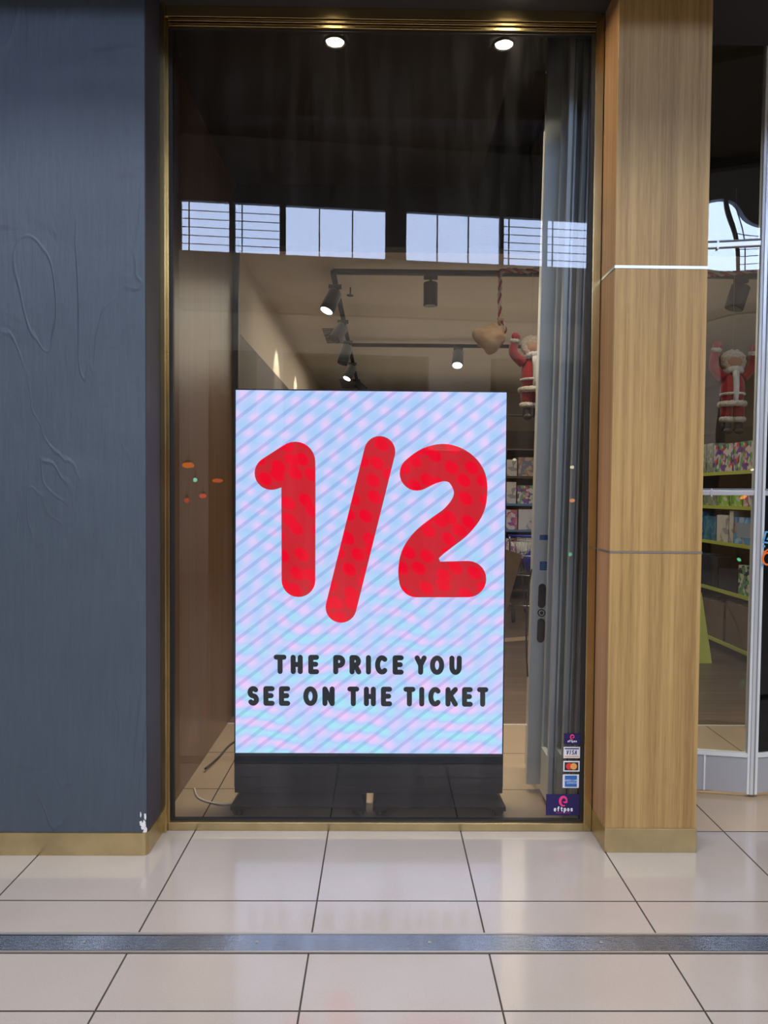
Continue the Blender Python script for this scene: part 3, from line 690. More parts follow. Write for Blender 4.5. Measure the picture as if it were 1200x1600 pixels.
# feet: two modules, each a flared base plate on castors
zf = at(576, 1262, 3.44).z
def foot(xa_, xb_):
    mb = MB()
    for (y0, y1) in ((-0.10, 0.22),):
        n = 14; top = []; bot = []
        for k in range(n+1):
            t = k/n; x = xa_+(xb_-xa_)*t
            arch = 0.030*math.sin(PI*t)**0.7
            top.append((x, 0.0)); bot.append(x)
        vs = []
        for yy, zz in ((y0, 0.052), (y0, None), (0.0, zb+0.002), (0.075, zb+0.002), (y1, 0.052), (y1, None)):
            for k in range(n+1):
                t = k/n; x = xa_+(xb_-xa_)*t; inset = 0.03 if zz == zb+0.002 else 0
                x = x+(inset if t == 0 else (-inset if t == 1 else 0))
                z = zz if zz is not None else 0.030+0.020*math.sin(PI*t)
                vs.append((x, yy, z))
        w_ = n+1; fs = []
        for a, b in ((1, 0), (0, 2), (2, 3), (3, 4), (4, 5), (5, 1)):
            for k in range(n): fs.append((a*w_+k, a*w_+k+1, b*w_+k+1, b*w_+k))
        fs += [(1*w_, 0, 2*w_, 3*w_, 4*w_, 5*w_), tuple(r_*w_+n for r_ in (1, 5, 4, 3, 2, 0))]
        mb.add(vs, fs)
    f_ = mb.build('base_plate', M['char2'], scr)
    for x in (xa_+0.035, xb_-0.035):
        for y in (-0.075, 0.19):
            mb = MB(); mb.box(x-0.026, x+0.026, y-0.018, y+0.018, 0.026, 0.045); mb.box(x-0.026, x-0.020, y-0.016, y+0.016, 0.014, 0.03); mb.box(x+0.020, x+0.026, y-0.016, y+0.016, 0.014, 0.03)
            mb.build('castor', M['black'], scr, 0.003)
            w = MB(); w.cyl((x-0.019, y, 0.0165), (x+0.019, y, 0.0165), 0.0165, 18); w.build('castor_wheel', M['castor'], scr)
M['castor'] = mat('castor_rubber', (0.03, 0.012, 0.012), 0.5)
foot(-hw-0.005, -0.012); foot(0.022, hw+0.005)

# cables
def cable(pts, r, m, label, name='power_cable'):
    cu = smooth([(p[0], p[1], p[2]) for p in pts], 8); mb = MB(); mb.tube(cu, r, 8); return tag(mb.build(name, m), label, 'cable')
M['wcable'] = mat('white_cable', (0.6, 0.58, 0.55), 0.5); M['bcable'] = mat('black_cable', (0.015, 0.015, 0.015), 0.5)
cable([(-0.955, 3.72, 0.005), (-0.90, 3.60, 0.005), (-0.78, 3.53, 0.005), (-0.69, 3.55, 0.005), (-0.60, 3.62, 0.006), (-0.50, 3.66, 0.03)], 0.0045, M['wcable'], 'thin pale cable curving over the tiles from the screen to the timber wall')
cable([(-0.955, 3.95, 0.02), (-0.93, 4.15, 0.006), (-0.90, 4.4, 0.006), (-0.80, 4.55, 0.006), (-0.62, 4.50, 0.006), (-0.50, 4.2, 0.006)], 0.006, M['bcable'], 'black cable lying along the foot of the timber wall behind the screen')

# ================================================================== PARKED DOOR PANELS (inside, right)
def shear(mb, k, z0=0.0):
    mb.v = [(v[0]+k*(v[2]-z0), v[1], v[2]) for v in mb.v]; return mb
LEAN = 0.0165
def parked(x, y, wface, depth, label, lock=False, zt_=3.86):
    t = empty('parked_door_panel', (x, y, 0), label=label, cat='door panel', group='folding door panels parked behind the shop window')
    # front stile with grooves, faces the mall
    mb = MB(); mb.box(0, wface, 0, 0.035, 0.04, zt_); shear(mb, LEAN); mb.build('stile', M['alu'], t, 0.003)
    mb = MB(); mb.box(wface+0.0005, wface+0.008, 0.006, 0.03, 0.04, zt_); shear(mb, LEAN); mb.build('groove_strip', M['alu2'], t)
    mb = MB(); mb.box(wface+0.0085, wface+0.018, 0.002, 0.03, 0.04, zt_); shear(mb, LEAN); mb.build('stile_bead', M['alu_bright'], t, 0.002)
    # glazed leaf running back
    T = Matrix.Rotation(R(-3), 4, 'Z')
    mb = MB(); mb.add([(wface*0.6, 0.037, 0.26), (wface*0.6+0.02, depth, 0.26), (wface*0.6+0.02, depth, zt_-0.06), (wface*0.6, 0.037, zt_-0.06)], [(0, 1, 2, 3)]); shear(mb, LEAN); mb.build('glass', M['glass_park'], t)
    mb = MB(); mb.box(wface*0.6-0.012, wface*0.6+0.012, 0.037, depth, 0.04, 0.26); shear(mb, LEAN); mb.build('kick_panel', M['alu'], t)
    mb = MB(); mb.box(wface*0.6-0.012, wface*0.6+0.012, 0.037, depth, zt_-0.06, zt_); shear(mb, LEAN); mb.build('top_rail', M['alu'], t)
    mb = MB(); mb.box(wface*0.6-0.004, wface*0.6+0.03, depth, depth+0.035, 0.04, zt_); shear(mb, LEAN); mb.build('stile', M['alu'], t, 0.003)
    return t
x0 = at(822, 1240, 3.70).x
p0 = parked(x0, 3.70, 0.100, 0.30, 'lead aluminium door panel with black lock pulls, nearest the screen')
for i, (px, w_) in enumerate(((858, 0.022), (879, 0.020), (897, 0.018))):
    xx = at(px, 1200, 3.44+0.03*i).x-LEAN*0.15
    parked(xx, 3.46+0.015*i, w_, 0.17, ['narrow aluminium door stile, first to the right of the lock panel', 'narrow aluminium door stile, second to the right of the lock panel', 'narrow aluminium door stile nearest the brass window jamb'][i])
# lock furniture on the lead stile
def pull(z0, z1, name):
    mb = MB(); strokes(mb, [[(0.050+LEAN*z0, z0+0.019, 0.019), (0.050+LEAN*z1, z1-0.019, 0.019)]], (0, -0.003, 0), UX, UZ, 16)
    n_ = len(mb.v); o = mb.build(name, M['black'], p0, fix=False)
    sm_ = o.modifiers.new('solid', 'SOLIDIFY'); sm_.thickness = 0.004
    return o
za = lambda y: at(836, y, 3.70).z
pull(za(950), za(912), 'pull_handle'); pull(za(1004), za(966), 'pull_handle')
zc = za(957.5); mb = MB(); mb.cyl((0.050+LEAN*zc, 0.0, zc), (0.050+LEAN*zc, -0.006, zc), 0.020, 20); mb.mi = 1; mb.torus((0.050+LEAN*zc, -0.006, zc), (0, 1, 0), 0.012, 0.0025, 16, 6)
mb.build('lock_cylinder', [M['black'], M['alu_bright']], p0)
M['bluelab'] = mat('blue_label', (0.03, 0.16, 0.42), 0.4); M['lablines'] = mat('label_lines', (0.3, 0.5, 0.75), 0.4)
zl = za(884); mb = MB(); mb.box(0.035+LEAN*zl, 0.071+LEAN*zl, -0.002, 0, zl-0.022, zl+0.022); mb.mi = 1
for k in range(4): mb.box(0.040+LEAN*zl+0.003*(k % 2), 0.066+LEAN*zl-0.003*(k % 2), -0.0026, -0.002, zl-0.015+k*0.009, zl-0.012+k*0.009)
mb.build('blue_notice', [M['bluelab'], M['lablines']], p0)
zl = za(840); mb = MB(); mb.box(0.030+LEAN*zl, 0.076+LEAN*zl, -0.002, 0, zl-0.012, zl+0.014); mb.build('blue_notice', [M['bluelab']], p0)

# ================================================================== ENTRANCE DOOR (right)
dr = empty('door_1', (0, 3.65, 0), kind='structure')
def DP(mb, name, m, bevel=0):
    for i, v in enumerate(mb.v): mb.v[i] = (v[0]+LD*v[2], v[1]-3.65, v[2])
    return mb.build(name, m, dr, bevel)
LD = 0.004
A = Vector((1.40, 3.745, 0)); B = Vector((1.862, 3.655, 0)); D2 = Vector((2.75, 3.84, 0))
def leafbox(a, b, t0, t1, z0, z1, th, off=0.0):
    d = (b-a).normalized(); n_ = Vector((-d.y, d.x, 0)); L_ = (b-a).length
    T = Matrix(((d.x, n_.x, 0, a.x), (d.y, n_.y, 0, a.y), (0, 0, 1, 0), (0, 0, 0, 1)))
    mb = MB(); mb.box(t0*L_, t1*L_, -th/2+off, th/2+off, z0, z1, T); return mb
for a, b in ((A, B), (B+Vector((0.045, 0, 0)), D2)):
    DP(leafbox(a, b, 0, 1, 0.022, 0.205, 0.022), 'kick_panel', M['kick'])
    DP(leafbox(a, b, 0, 1, 0.205, 0.225, 0.032), 'door_rail', M['alu'])
    for z in (1.555, 2.795):
        DP(leafbox(a, b, 0, 1, z-0.022, z+0.004, 0.03), 'door_rail', M['alu_bright'], 0.003)
        DP(leafbox(a, b, 0, 1, z+0.005, z+0.012, 0.034), 'door_rail', M['alu2'])
    DP(leafbox(a, b, 0, 1, 0.225, 3.78, 0.0005), 'glass', M['glass_door'])
    for t_ in (0.56,):
        DP(leafbox(a, b, t_, t_+0.02, 0.022, 0.205, 0.028), 'kick_seam', M['alu'])
        for z in (1.555, 2.795): DP(leafbox(a, b, t_, t_+0.018, z-0.03, z+0.012, 0.036), 'rail_clip', M['alu_bright'])
for k, (dx, w_, mm) in enumerate(((0.0, 0.014, 'alu'), (0.0145, 0.017, 'alu_bright'), (0.032, 0.008, 'alu2'), (0.0405, 0.014, 'alu'))):
    mb = MB(); mb.box(B.x-0.002+dx, B.x-0.002+dx+w_, 3.640-0.004*(k == 1), 3.675, 0.015, 3.78); DP(mb, 'door_stile', M[mm], 0.002)
# neon-coloured hanging decal at the right edge
for py, colr, lab in ((838, (0.10, 0.40, 0.75), 'pale blue curly window sticker at the right edge'), (873, (1.0, 0.18, 0.02), 'orange curly window sticker with blue drops at the right edge')):
    mm = mat('decal', colr, 0.4); p = at(1199, py, 3.63)
    t = empty('window_sticker', p, label=lab, cat='sticker')
    segs = [[(0.0+0.022*math.cos(R(a)), 0.030*math.sin(R(a)), 0.0045) for a in range(20, 340, 20)], [(-0.02, 0.03, 0.004), (0.01, 0.052, 0.004), (0.03, 0.03, 0.004)]]
    if py == 838: segs = [[(-0.018, -0.02, 0.004), (-0.008, 0.022, 0.004), (0.03, 0.02, 0.004)], [(-0.02, -0.03, 0.004), (0.03, -0.035, 0.004)], [(0.0, -0.015, 0.004), (0.02, 0.01, 0.004)]]
    mb = MB(); strokes(mb, segs, (0, 0, 0), UX, UZ, 10); mb.build('outline', mm, t)
    if py != 838:
        for q in ((-0.018, 0.062, 0.007), (-0.024, -0.03, 0.007)): mb = MB(); strokes(mb, [[q]], (0, 0.0005, 0), UX, UZ, 10); mb.build('blue_drop', mat('decal_blue', (0.1, 0.35, 0.75), 0.4), t)

# ================================================================== HANGING DECORATIONS
M['redfelt'] = mat('red_felt', (0.34, 0.012, 0.020), 0.9, sheen=0.4, var=0.2, vscale=30, bump=0.3, bscale=120)
M['mitt'] = mat('red_mitten', (0.42, 0.02, 0.04), 0.8, var=0.15, vscale=30)
M['fur'] = mat('white_fur', (0.62, 0.58, 0.50), 0.95, var=0.22, vscale=60, bump=1.0, bscale=140)
M['furc'] = mat('cream_fur', (0.62, 0.52, 0.40), 0.95, var=0.18, vscale=50, bump=1.0, bscale=120)
M['scarf'] = mat('white_wool', (0.70, 0.68, 0.66), 0.95, var=0.2, vscale=40, bump=1.0, bscale=90, stretch=(1, 1, 0.25))
M['skin'] = mat('plain_doll_fabric', (0.55, 0.30, 0.20), 0.8)
M['boot'] = mat('black_boot_fabric', (0.02, 0.022, 0.026), 0.6)
def fz(sc, amp, seed):
    return lambda d: 1+amp*noise.noise(d*sc+Vector((seed, seed, seed)))
def doll(loc, label, armL, armR, turn=0.0):
    t = empty('plush_doll', loc, turn, label=label, cat='plush doll')
    # origin at the boots' level, total height about 0.62
    mb = MB(); mb.ell((0, 0, 0.30), 0.078, 0.062, 0.125, 24, 16, lambda d: 1+0.10*max(0, -d.z)+0.03*noise.noise(d*4)); mb.build('coat', M['redfelt'], t)
    mb = MB(); mb.torus((0, 0, 0.195), (0, 0, 1), 0.074, 0.020, 28, 10, lambda i: 1+0.16*math.sin(i*2.9)); mb.build('fur_hem', M['fur'], t)
    mb = MB(); mb.ell((0, 0.002, 0.470), 0.062, 0.058, 0.062); mb.build('head', M['skin'], t)
    mb = MB(); mb.torus((0, -0.010, 0.485), (0, 1, -0.25), 0.060, 0.024, 28, 10, lambda i: 1+0.18*math.sin(i*3.7)); mb.ell((0, 0.015, 0.505), 0.074, 0.06, 0.055, fn=fz(5, 0.16, 2)); h_ = mb.build('fur_hood', M['furc'], t)
    # white fur placket down the coat front and a soft collar
    mb = MB()
    mb.tube([(0, -0.052, 0.41), (0, -0.064, 0.36), (0, -0.070, 0.30), (0, -0.068, 0.25), (0, -0.062, 0.21)], [0.022, 0.020, 0.019, 0.018, 0.017], 12); mb.build('fur_placket', M['scarf'], t)
    mb = MB(); mb.torus((0, -0.004, 0.415), (0, 0.25, 1), 0.046, 0.022, 26, 10, lambda i: 1+0.15*math.sin(i*2.7)); mb.build('fur_collar', M['scarf'], t)
    for s_, arm in ((-1, armL), (1, armR)):
        sh = Vector((s_*0.062, 0, 0.375)); el, hd = Vector(arm[0]), Vector(arm[1])
        a = MB(); pts = smooth([tuple(sh), tuple(el), tuple(hd)], 6); a.tube(pts, [0.036-0.010*k/len(pts) for k in range(len(pts))], 14)
        a.ell(el, 0.030, 0.030, 0.030, 12, 8)
        ao = a.build('sleeve', M['redfelt'], t)
        dd = (hd-el).normalized()
        c_ = MB(); c_.torus(hd, dd, 0.020, 0.015, 18, 8, lambda i: 1+0.15*math.sin(i*2.1)); c_.build('fur_cuff', M['fur'], t)
        g = MB(); g.ell(hd+dd*0.032, 0.026, 0.022, 0.026); g.ell(hd+dd*0.03+Vector((-s_*0.022, -0.008, -0.004)), 0.010, 0.010, 0.018, 10, 8); g.build('mitten', M['mitt'], t)
    for s_ in (-1, 1):
        x = s_*0.038
        l = MB(); l.tube([(x, 0, 0.21), (x, -0.005, 0.15), (x, -0.008, 0.10)], [0.042, 0.040, 0.036], 16); l.build('trouser_leg', M['redfelt'], t)
        c_ = MB(); c_.torus((x, -0.008, 0.092), (0, 0, 1), 0.030, 0.020, 20, 8, lambda i: 1+0.17*math.sin(i*3.1)); c_.build('fur_cuff', M['fur'], t)
        b_ = MB(); b_.tube([(x, -0.008, 0.09), (x, -0.008, 0.045), (x, -0.012, 0.015)], [0.030, 0.029, 0.030], 14); b_.ell((x, -0.034, 0.012), 0.028, 0.048, 0.022, 14, 8); b_.build('boot', M['boot'], t)
    th = MB(); th.cyl((0, 0.01, 0.55), (0, 0.01, 3.60-loc[2]), 0.0006, 5); th.build('hanging_thread', M['scarf'], t)
    bl = MB(); bl.torus((0, 0, 0.262), (0, 0, 1), 0.074, 0.009, 28, 8); bl.build('belt', M['scarf'], t)
    return t
Yd = 4.95
p = at(828, 655, Yd)
doll((p.x+0.01, Yd, p.z), 'red coated plush doll in white fur trim beside the tan sack', ((-0.135, -0.01, 0.44), (-0.130, -0.02, 0.515)), ((0.13, 0.0, 0.44), (0.115, -0.02, 0.52)), R(8))
p2 = at(1143, 677, Yd)
doll((p2.x, Yd, p2.z), 'red coated plush doll in white fur trim behind the entrance door glass', ((-0.125, -0.0, 0.45), (-0.118, -0.02, 0.56)), ((0.125, 0.0, 0.45), (0.125, -0.02, 0.535)), R(-6))
# twisted rope with red tinsel
def rope(pts, r, label):
    cu = smooth(pts, 14); t = empty('twisted_rope', cu[0], label=label, cat='rope')
    o0 = Vector(cu[0]); P_ = [Vector(c)-o0 for c in cu]
    tot = [0]
    for a, b in zip(P_, P_[1:]): tot.append(tot[-1]+(b-a).length)
    for s_, mm, nm in ((0, 'redfelt', 'red_strand'), (PI, 'rope', 'white_strand')):
        q = []
        for i, c in enumerate(P_):
            d = (P_[min(i+1, len(P_)-1)]-P_[max(0, i-1)]).normalized(); u = d.orthogonal().normalized(); w = d.cross(u); a = tot[i]/0.014+s_
            q.append(c+(u*math.cos(a)+w*math.sin(a))*r*0.5)
        mb = MB(); mb.tube(q, r*0.62, 8); mb.build(nm, M[mm], t)
M['rope'] = mat('cream_rope', (0.6, 0.5, 0.42), 0.9)
Yr = 4.93
def A3(px, py, Y=Yr): v = at(px, py, Y); return (v.x, v.y, v.z)
rope([A3(781, 427), A3(781.5, 445), A3(780.5, 465), A3(781, 485), A3(781, 505)], 0.013, 'red and white twisted rope hanging down to the tan sack')
rope([A3(781, 424), A3(800, 422), A3(820, 424), A3(846, 421), A3(868, 425)], 0.015, 'red and white twisted rope stretched along the front light track')
rope([A3(1104, 429), A3(1130, 428), A3(1160, 425), A3(1196, 420)], 0.015, 'red twisted rope strung behind the entrance door glass')
rope([A3(785, 502), A3(790, 515), A3(786, 530)], 0.010, 'short red tie cord around the tan sack neck')
# sack
M['sack'] = mat('tan_sack_cloth', (0.42, 0.27, 0.14), 0.85, var=0.15, vscale=12, bump=0.5, bscale=25)
p = at(766, 527, Yr); t = empty('cloth_sack', p, label='tan cloth sack hanging from the rope beside the doll', cat='sack')
def sackf(d):
    k = 1+0.16*noise.noise(d*1.7+Vector((4, 1, 2)))+0.07*noise.noise(d*4+Vector((1, 7, 2)))
    k += 0.30*max(0, d.dot(Vector((-0.95, 0, 0.30))))**4 + 0.28*max(0, d.dot(Vector((0.05, 0, -1))))**5*1.0 + 0.25*max(0, d.dot(Vector((0.55, 0, 0.84))))**8
    k += 0.18*max(0, d.dot(Vector((0.95, 0, -0.25))))**6 - 0.20*max(0, d.dot(Vector((-0.6, 0, -0.8))))**4 - 0.22*max(0, d.dot(Vector((0.62, 0, -0.78))))**6
    return k
mb = MB(); mb.ell((0.0, 0, -0.01), 0.092, 0.062, 0.092, 40, 28, sackf); mb.build('bag', M['sack'], t)
mb = MB(); mb.cyl((0.062, 0, 0.10), (0.062, 0, 3.60-p.z), 0.0006, 5); mb.build('hanging_thread', M['scarf'], t)
mb = MB(); mb.tube([(0.05, 0, 0.07), (0.062, 0, 0.105), (0.066, 0, 0.125)], [0.020, 0.012, 0.024], 14); mb.build('gathered_neck', M['sack'], t)

# ================================================================== STORE CONTENTS
def pat(name, cols, scale=18):
    """printed carton: random coloured cells, with white lettering-like blocks nowhere"""
    m, nt, b, N, L = new_mat(name); tc = N.new('ShaderNodeTexCoord')
    v = N.new('ShaderNodeTexVoronoi'); v.inputs['Scale'].default_value = scale; L.new(tc.outputs['Object'], v.inputs['Vector'])
    sp = N.new('ShaderNodeSeparateColor'); L.new(v.outputs['Color'], sp.inputs[0])
    r = N.new('ShaderNodeValToRGB'); r.color_ramp.interpolation = 'CONSTANT'
    for i, c in enumerate(cols):
        e = r.color_ramp.elements[i] if i < 2 else r.color_ramp.elements.new(i/len(cols))
        e.position = i/len(cols); e.color = (*c, 1)
    L.new(sp.outputs[0], r.inputs[0]); L.new(r.outputs[0], b.inputs['Base Color']); b.inputs['Roughness'].default_value = 0.4; return m
W_ = (0.75, 0.72, 0.72)
M['bx_multi'] = pat('carton_multicolour', [W_, (0.25, 0.1, 0.5), W_, (0.7, 0.12, 0.1), (0.15, 0.1, 0.2), (0.6, 0.5, 0.55), (0.15, 0.5, 0.2)], 26)
M['bx_green'] = pat('carton_green', [(0.25, 0.55, 0.05), (0.4, 0.7, 0.12), W_, (0.2, 0.35, 0.1)], 22)
M['bx_clear'] = pat('carton_grey_green', [(0.30, 0.35, 0.28), (0.45, 0.5, 0.4), (0.22, 0.26, 0.2)], 20)
M['bx_blue'] = pat('carton_blue', [(0.05, 0.25, 0.65), (0.10, 0.40, 0.85), (0.05, 0.2, 0.5), (0.6, 0.35, 0.15), (0.4, 0.6, 0.9)], 18)
M['bx_teal'] = pat('carton_teal', [(0.04, 0.16, 0.30), (0.06, 0.22, 0.38), (0.1, 0.3, 0.45)], 22)
M['bx_white'] = pat('carton_white', [W_, (0.68, 0.66, 0.68), W_, (0.4, 0.38, 0.42), W_], 14)
M['bx_pink'] = pat('carton_pink', [(0.6, 0.2, 0.3), W_, (0.45, 0.12, 0.4), (0.75, 0.5, 0.5)], 18)
M['bx_warm'] = pat('carton_warm', [(0.45, 0.30, 0.2), (0.55, 0.45, 0.35), (0.3, 0.2, 0.3), (0.2, 0.25, 0.4)], 20)
M['bx_greenw'] = pat('carton_green_white', [W_, (0.1, 0.35, 0.15), (0.03, 0.05, 0.12), W_, (0.2, 0.4, 0.25)], 30)
M['bx_dark'] = mat('carton_dark', (0.03, 0.035, 0.06), 0.5)
M['shelf'] = mat('dark_shelf_steel', (0.04, 0.035, 0.03), 0.6)
M['lime'] = mat('lime_shelf_edge', (0.55, 0.62, 0.12), 0.5)
M['cardb'] = mat('brown_cardboard', (0.15, 0.10, 0.065), 0.85, var=0.08)
M['window'] = mat('carton_window', (0.35, 0.45, 0.6), 0.2)

def gondola(x, y0, y1, label):
    t = empty('toy_shelving', (x, (y0+y1)/2, 0), label=label, cat='shelving'); h2 = (y1-y0)/2
    mb = MB(); mb.box(0.45, 0.48, -h2, h2, 0.05, 2.25); mb.build('back_panel', M['shelf'], t)
    for y in (-h2-0.03, h2): 
        mb = MB(); mb.box(0.0, 0.48, y, y+0.03, 0.0, 2.25); mb.build('end_panel', M['brownend'], t)
    for z in (0.12, 0.62, 1.085, 1.435, 1.765):
        mb = MB(); mb.box(0.02, 0.45, -h2, h2, z-0.02, z); s_ = mb.build('shelf', M['shelf'], t)
        mb = MB(); mb.box(0.0, 0.019, -h2, h2, z-0.028, z+0.004); mb.build('price_edge', M['lime'], s_)
    return t
M['brownend'] = mat('brown_end_panel', (0.10, 0.065, 0.045), 0.6)
GX = 3.30
gondola(GX, 6.42, 9.2, 'tall dark toy shelving with lime shelf edges behind the entrance door')
def carton(x, y, z, dx, dy, dz, m, label, grp, rz=0, window=False, name='toy_carton'):
    """x: front, y: centre along the shelf"""
    t = empty(name, (x, y, z), rz, label=label, cat='toy box', group=grp)
    mb = MB(); mb.box(0, dx, -dy/2, dy/2, 0, dz); mb.build('carton_body', m, t, 0.002)
    if window:
        mb = MB(); mb.box(-0.003, 0, -dy*0.36, dy*0.36, dz*0.25, dz*0.8); mb.build('carton_window', M['window'], t)
    else:
        mb = MB(); mb.box(0.01, dx-0.01, -dy/2+0.01, dy/2-0.01, dz, dz+0.0015); mb.build('lid_flap', m, t)
    return t
g1, g2, g3, g4, g5 = ('cartons on the top lime edged shelf', 'cartons on the second lime edged shelf', 'small packs on the second lime edged shelf', 'cartons on the third lime edged shelf', 'cartons on the low shelves')
def row(zs, items, grp):
    y = 6.47
    for (dy, dz, mm, lab, wd) in items:
        carton(GX+0.03, y+dy/2, zs, 0.26, dy-0.02, dz, M[mm], lab, grp, window=wd); y += dy
row(1.766, [(0.44, 0.27, 'bx_multi', 'multicoloured toy carton at the near end of the top shelf', False), (0.42, 0.27, 'bx_multi', 'multicoloured toy carton, second from the near end of the top shelf', False),
            (0.16, 0.30, 'bx_clear', 'narrow grey green pack on the top shelf, first of three behind the multicoloured cartons', False), (0.16, 0.30, 'bx_clear', 'narrow grey green pack on the top shelf, middle of three behind the multicoloured cartons', False), (0.16, 0.30, 'bx_clear', 'narrow grey green pack on the top shelf, last of three behind the multicoloured cartons', False),
            (0.35, 0.28, 'bx_teal', 'dark teal carton at the far end of the top shelf', False)], g1)
row(1.436, [(0.24, 0.16, 'bx_pink', 'pink and blue pack at the near end of the second shelf', False), (0.26, 0.15, 'bx_green', 'bright green pack on the second shelf, nearest of the green packs', False), (0.26, 0.15, 'bx_green', 'bright green pack in the middle of the second shelf', False),
            (0.30, 0.15, 'bx_clear', 'pale grey green pack on the second shelf between green packs', False), (0.3, 0.16, 'bx_green', 'bright green pack on the second shelf next to the timber column', False), (0.5, 0.17, 'bx_white', 'white pack at the far end of the second shelf', False)], g2)
row(1.086, [(0.40, 0.25, 'bx_blue', 'blue toy carton with clear window at the near end of the third shelf', True), (0.10, 0.31, 'bx_white', 'narrow tall white carton on the third shelf', False), (0.26, 0.26, 'bx_white', 'white toy carton standing on the third shelf', False),
            (0.30, 0.24, 'bx_teal', 'teal carton on the third shelf beside the white one', False), (0.24, 0.28, 'bx_blue', 'tall blue carton on the third shelf', False), (0.34, 0.24, 'bx_blue', 'far blue carton on the third shelf next to the column', False)], g4)
row(0.621, [(0.30, 0.27, 'bx_greenw', 'small green and white carton at the near end of the fourth shelf', False), (0.4, 0.20, 'bx_dark', 'dark carton on the fourth shelf beside the green and white one', False), (0.4, 0.30, 'bx_dark', 'dark carton in the middle of the fourth shelf', False), (0.4, 0.30, 'bx_blue', 'blue carton on the fourth shelf next to the column', False)], g5)
# a low cardboard stack and a table in front of the shelving
def cardbox(x, y, z, dx, dy, dz, rz, label, m='cardb', name='cardboard_box'):
    t = empty(name, (x, y, z), R(rz), label=label, cat='box')
    mb = MB(); mb.box(-dx/2, dx/2, -dy/2, dy/2, 0, dz); mb.build('box_body', M[m], t, 0.003)
    mb = MB(); mb.box(-dx/2, dx/2, -0.025, 0.025, dz, dz+0.0012); mb.build('packing_tape', mat('packing_tape', (0.33, 0.25, 0.16), 0.35), t)
    return t
for i, (y, d, hh) in enumerate(((6.72, 0.5, 0.40), (7.28, 0.52, 0.36), (7.86, 0.5, 0.42))):
    cardbox(3.50, y, 0.1215, 0.36, d, hh, 0, 'brown cardboard box on the bottom shelf, %s' % ['nearest the door post', 'middle one', 'next to the lime sign'][i])
# lime folding sign next to the column
M['limes'] = mat('lime_plastic', (0.85, 0.85, 0.05), 0.4)
t = empty('floor_sign', at(1084, 1033, 6.6)*1.0, label='lime yellow folding floor sign standing behind the timber column', cat='floor sign')
t.location = (at(1077, 1030, 6.75).x, 6.75, 0.0)
for s_ in (-1, 1):
    mb = MB(); mb.add([(-0.15, s_*0.14, 0), (0.15, s_*0.14, 0), (0.10, s_*0.012, 0.62), (-0.10, s_*0.012, 0.62)], [(0, 1, 2, 3)])
    o = mb.build('sign_leaf', M['limes'], t); q = o.modifiers.new('s', 'SOLIDIFY'); q.thickness = 0.012
mb = MB(); mb.cyl((-0.1, 0, 0.625), (0.1, 0, 0.625), 0.012, 10); mb.build('hinge_bar', M['limes'], t)

# shelves at the back, seen between the poster and the door panels
def back_unit(x0_, x1_, y, label):
    t = empty('wall_shelving', ((x0_+x1_)/2, y, 0), label=label, cat='shelving'); h2 = (x1_-x0_)/2
    mb = MB(); mb.box(-h2, h2, 0.45, 0.5, 0.0, 2.5); mb.build('back_panel', M['shelf'], t)
    for z in (0.15, 0.6, 1.02, 1.40, 1.80, 2.2):
        mb = MB(); mb.box(-h2, h2, 0.0, 0.45, z-0.025, z); s_ = mb.build('shelf', M['shelf'], t)
        e = MB(); e.box(-h2, h2, -0.012, 0, z-0.028, z+0.005); e.build('price_edge', mat('blue_edge', (0.10, 0.25, 0.5), 0.5) if z in (1.40, 1.02) else M['brownend'], s_)
    return t
back_unit(0.9, 4.2, 10.6, 'dark wall shelving with patterned packs at the back of the store')
rnd = random.Random(11)
ordn = ['leftmost', 'second from the left', 'third from the left', 'fourth from the left', 'fifth from the left', 'sixth from the left', 'seventh from the left']
for zi, z in enumerate((0.6, 1.02, 1.40, 1.80)):
    x = 1.68
    for i in range(5):
        wd = rnd.uniform(0.24, 0.34); hh = rnd.uniform(0.24, 0.33)
        kn = rnd.choice(['multi', 'white', 'warm', 'pink', 'white', 'multi'])
        carton(x+wd/2, 10.64, z+0.001, 0.2, wd-0.02, hh, M['bx_'+kn], '%s patterned pack, %s on the %s back wall shelf' % ({'multi': 'multicoloured', 'white': 'white', 'warm': 'brownish', 'pink': 'pink'}[kn], ordn[i], ['lowest filled', 'second lowest filled', 'second highest filled', 'highest filled'][zi]), 'packs on the back wall shelves', rz=R(90))
        x += wd
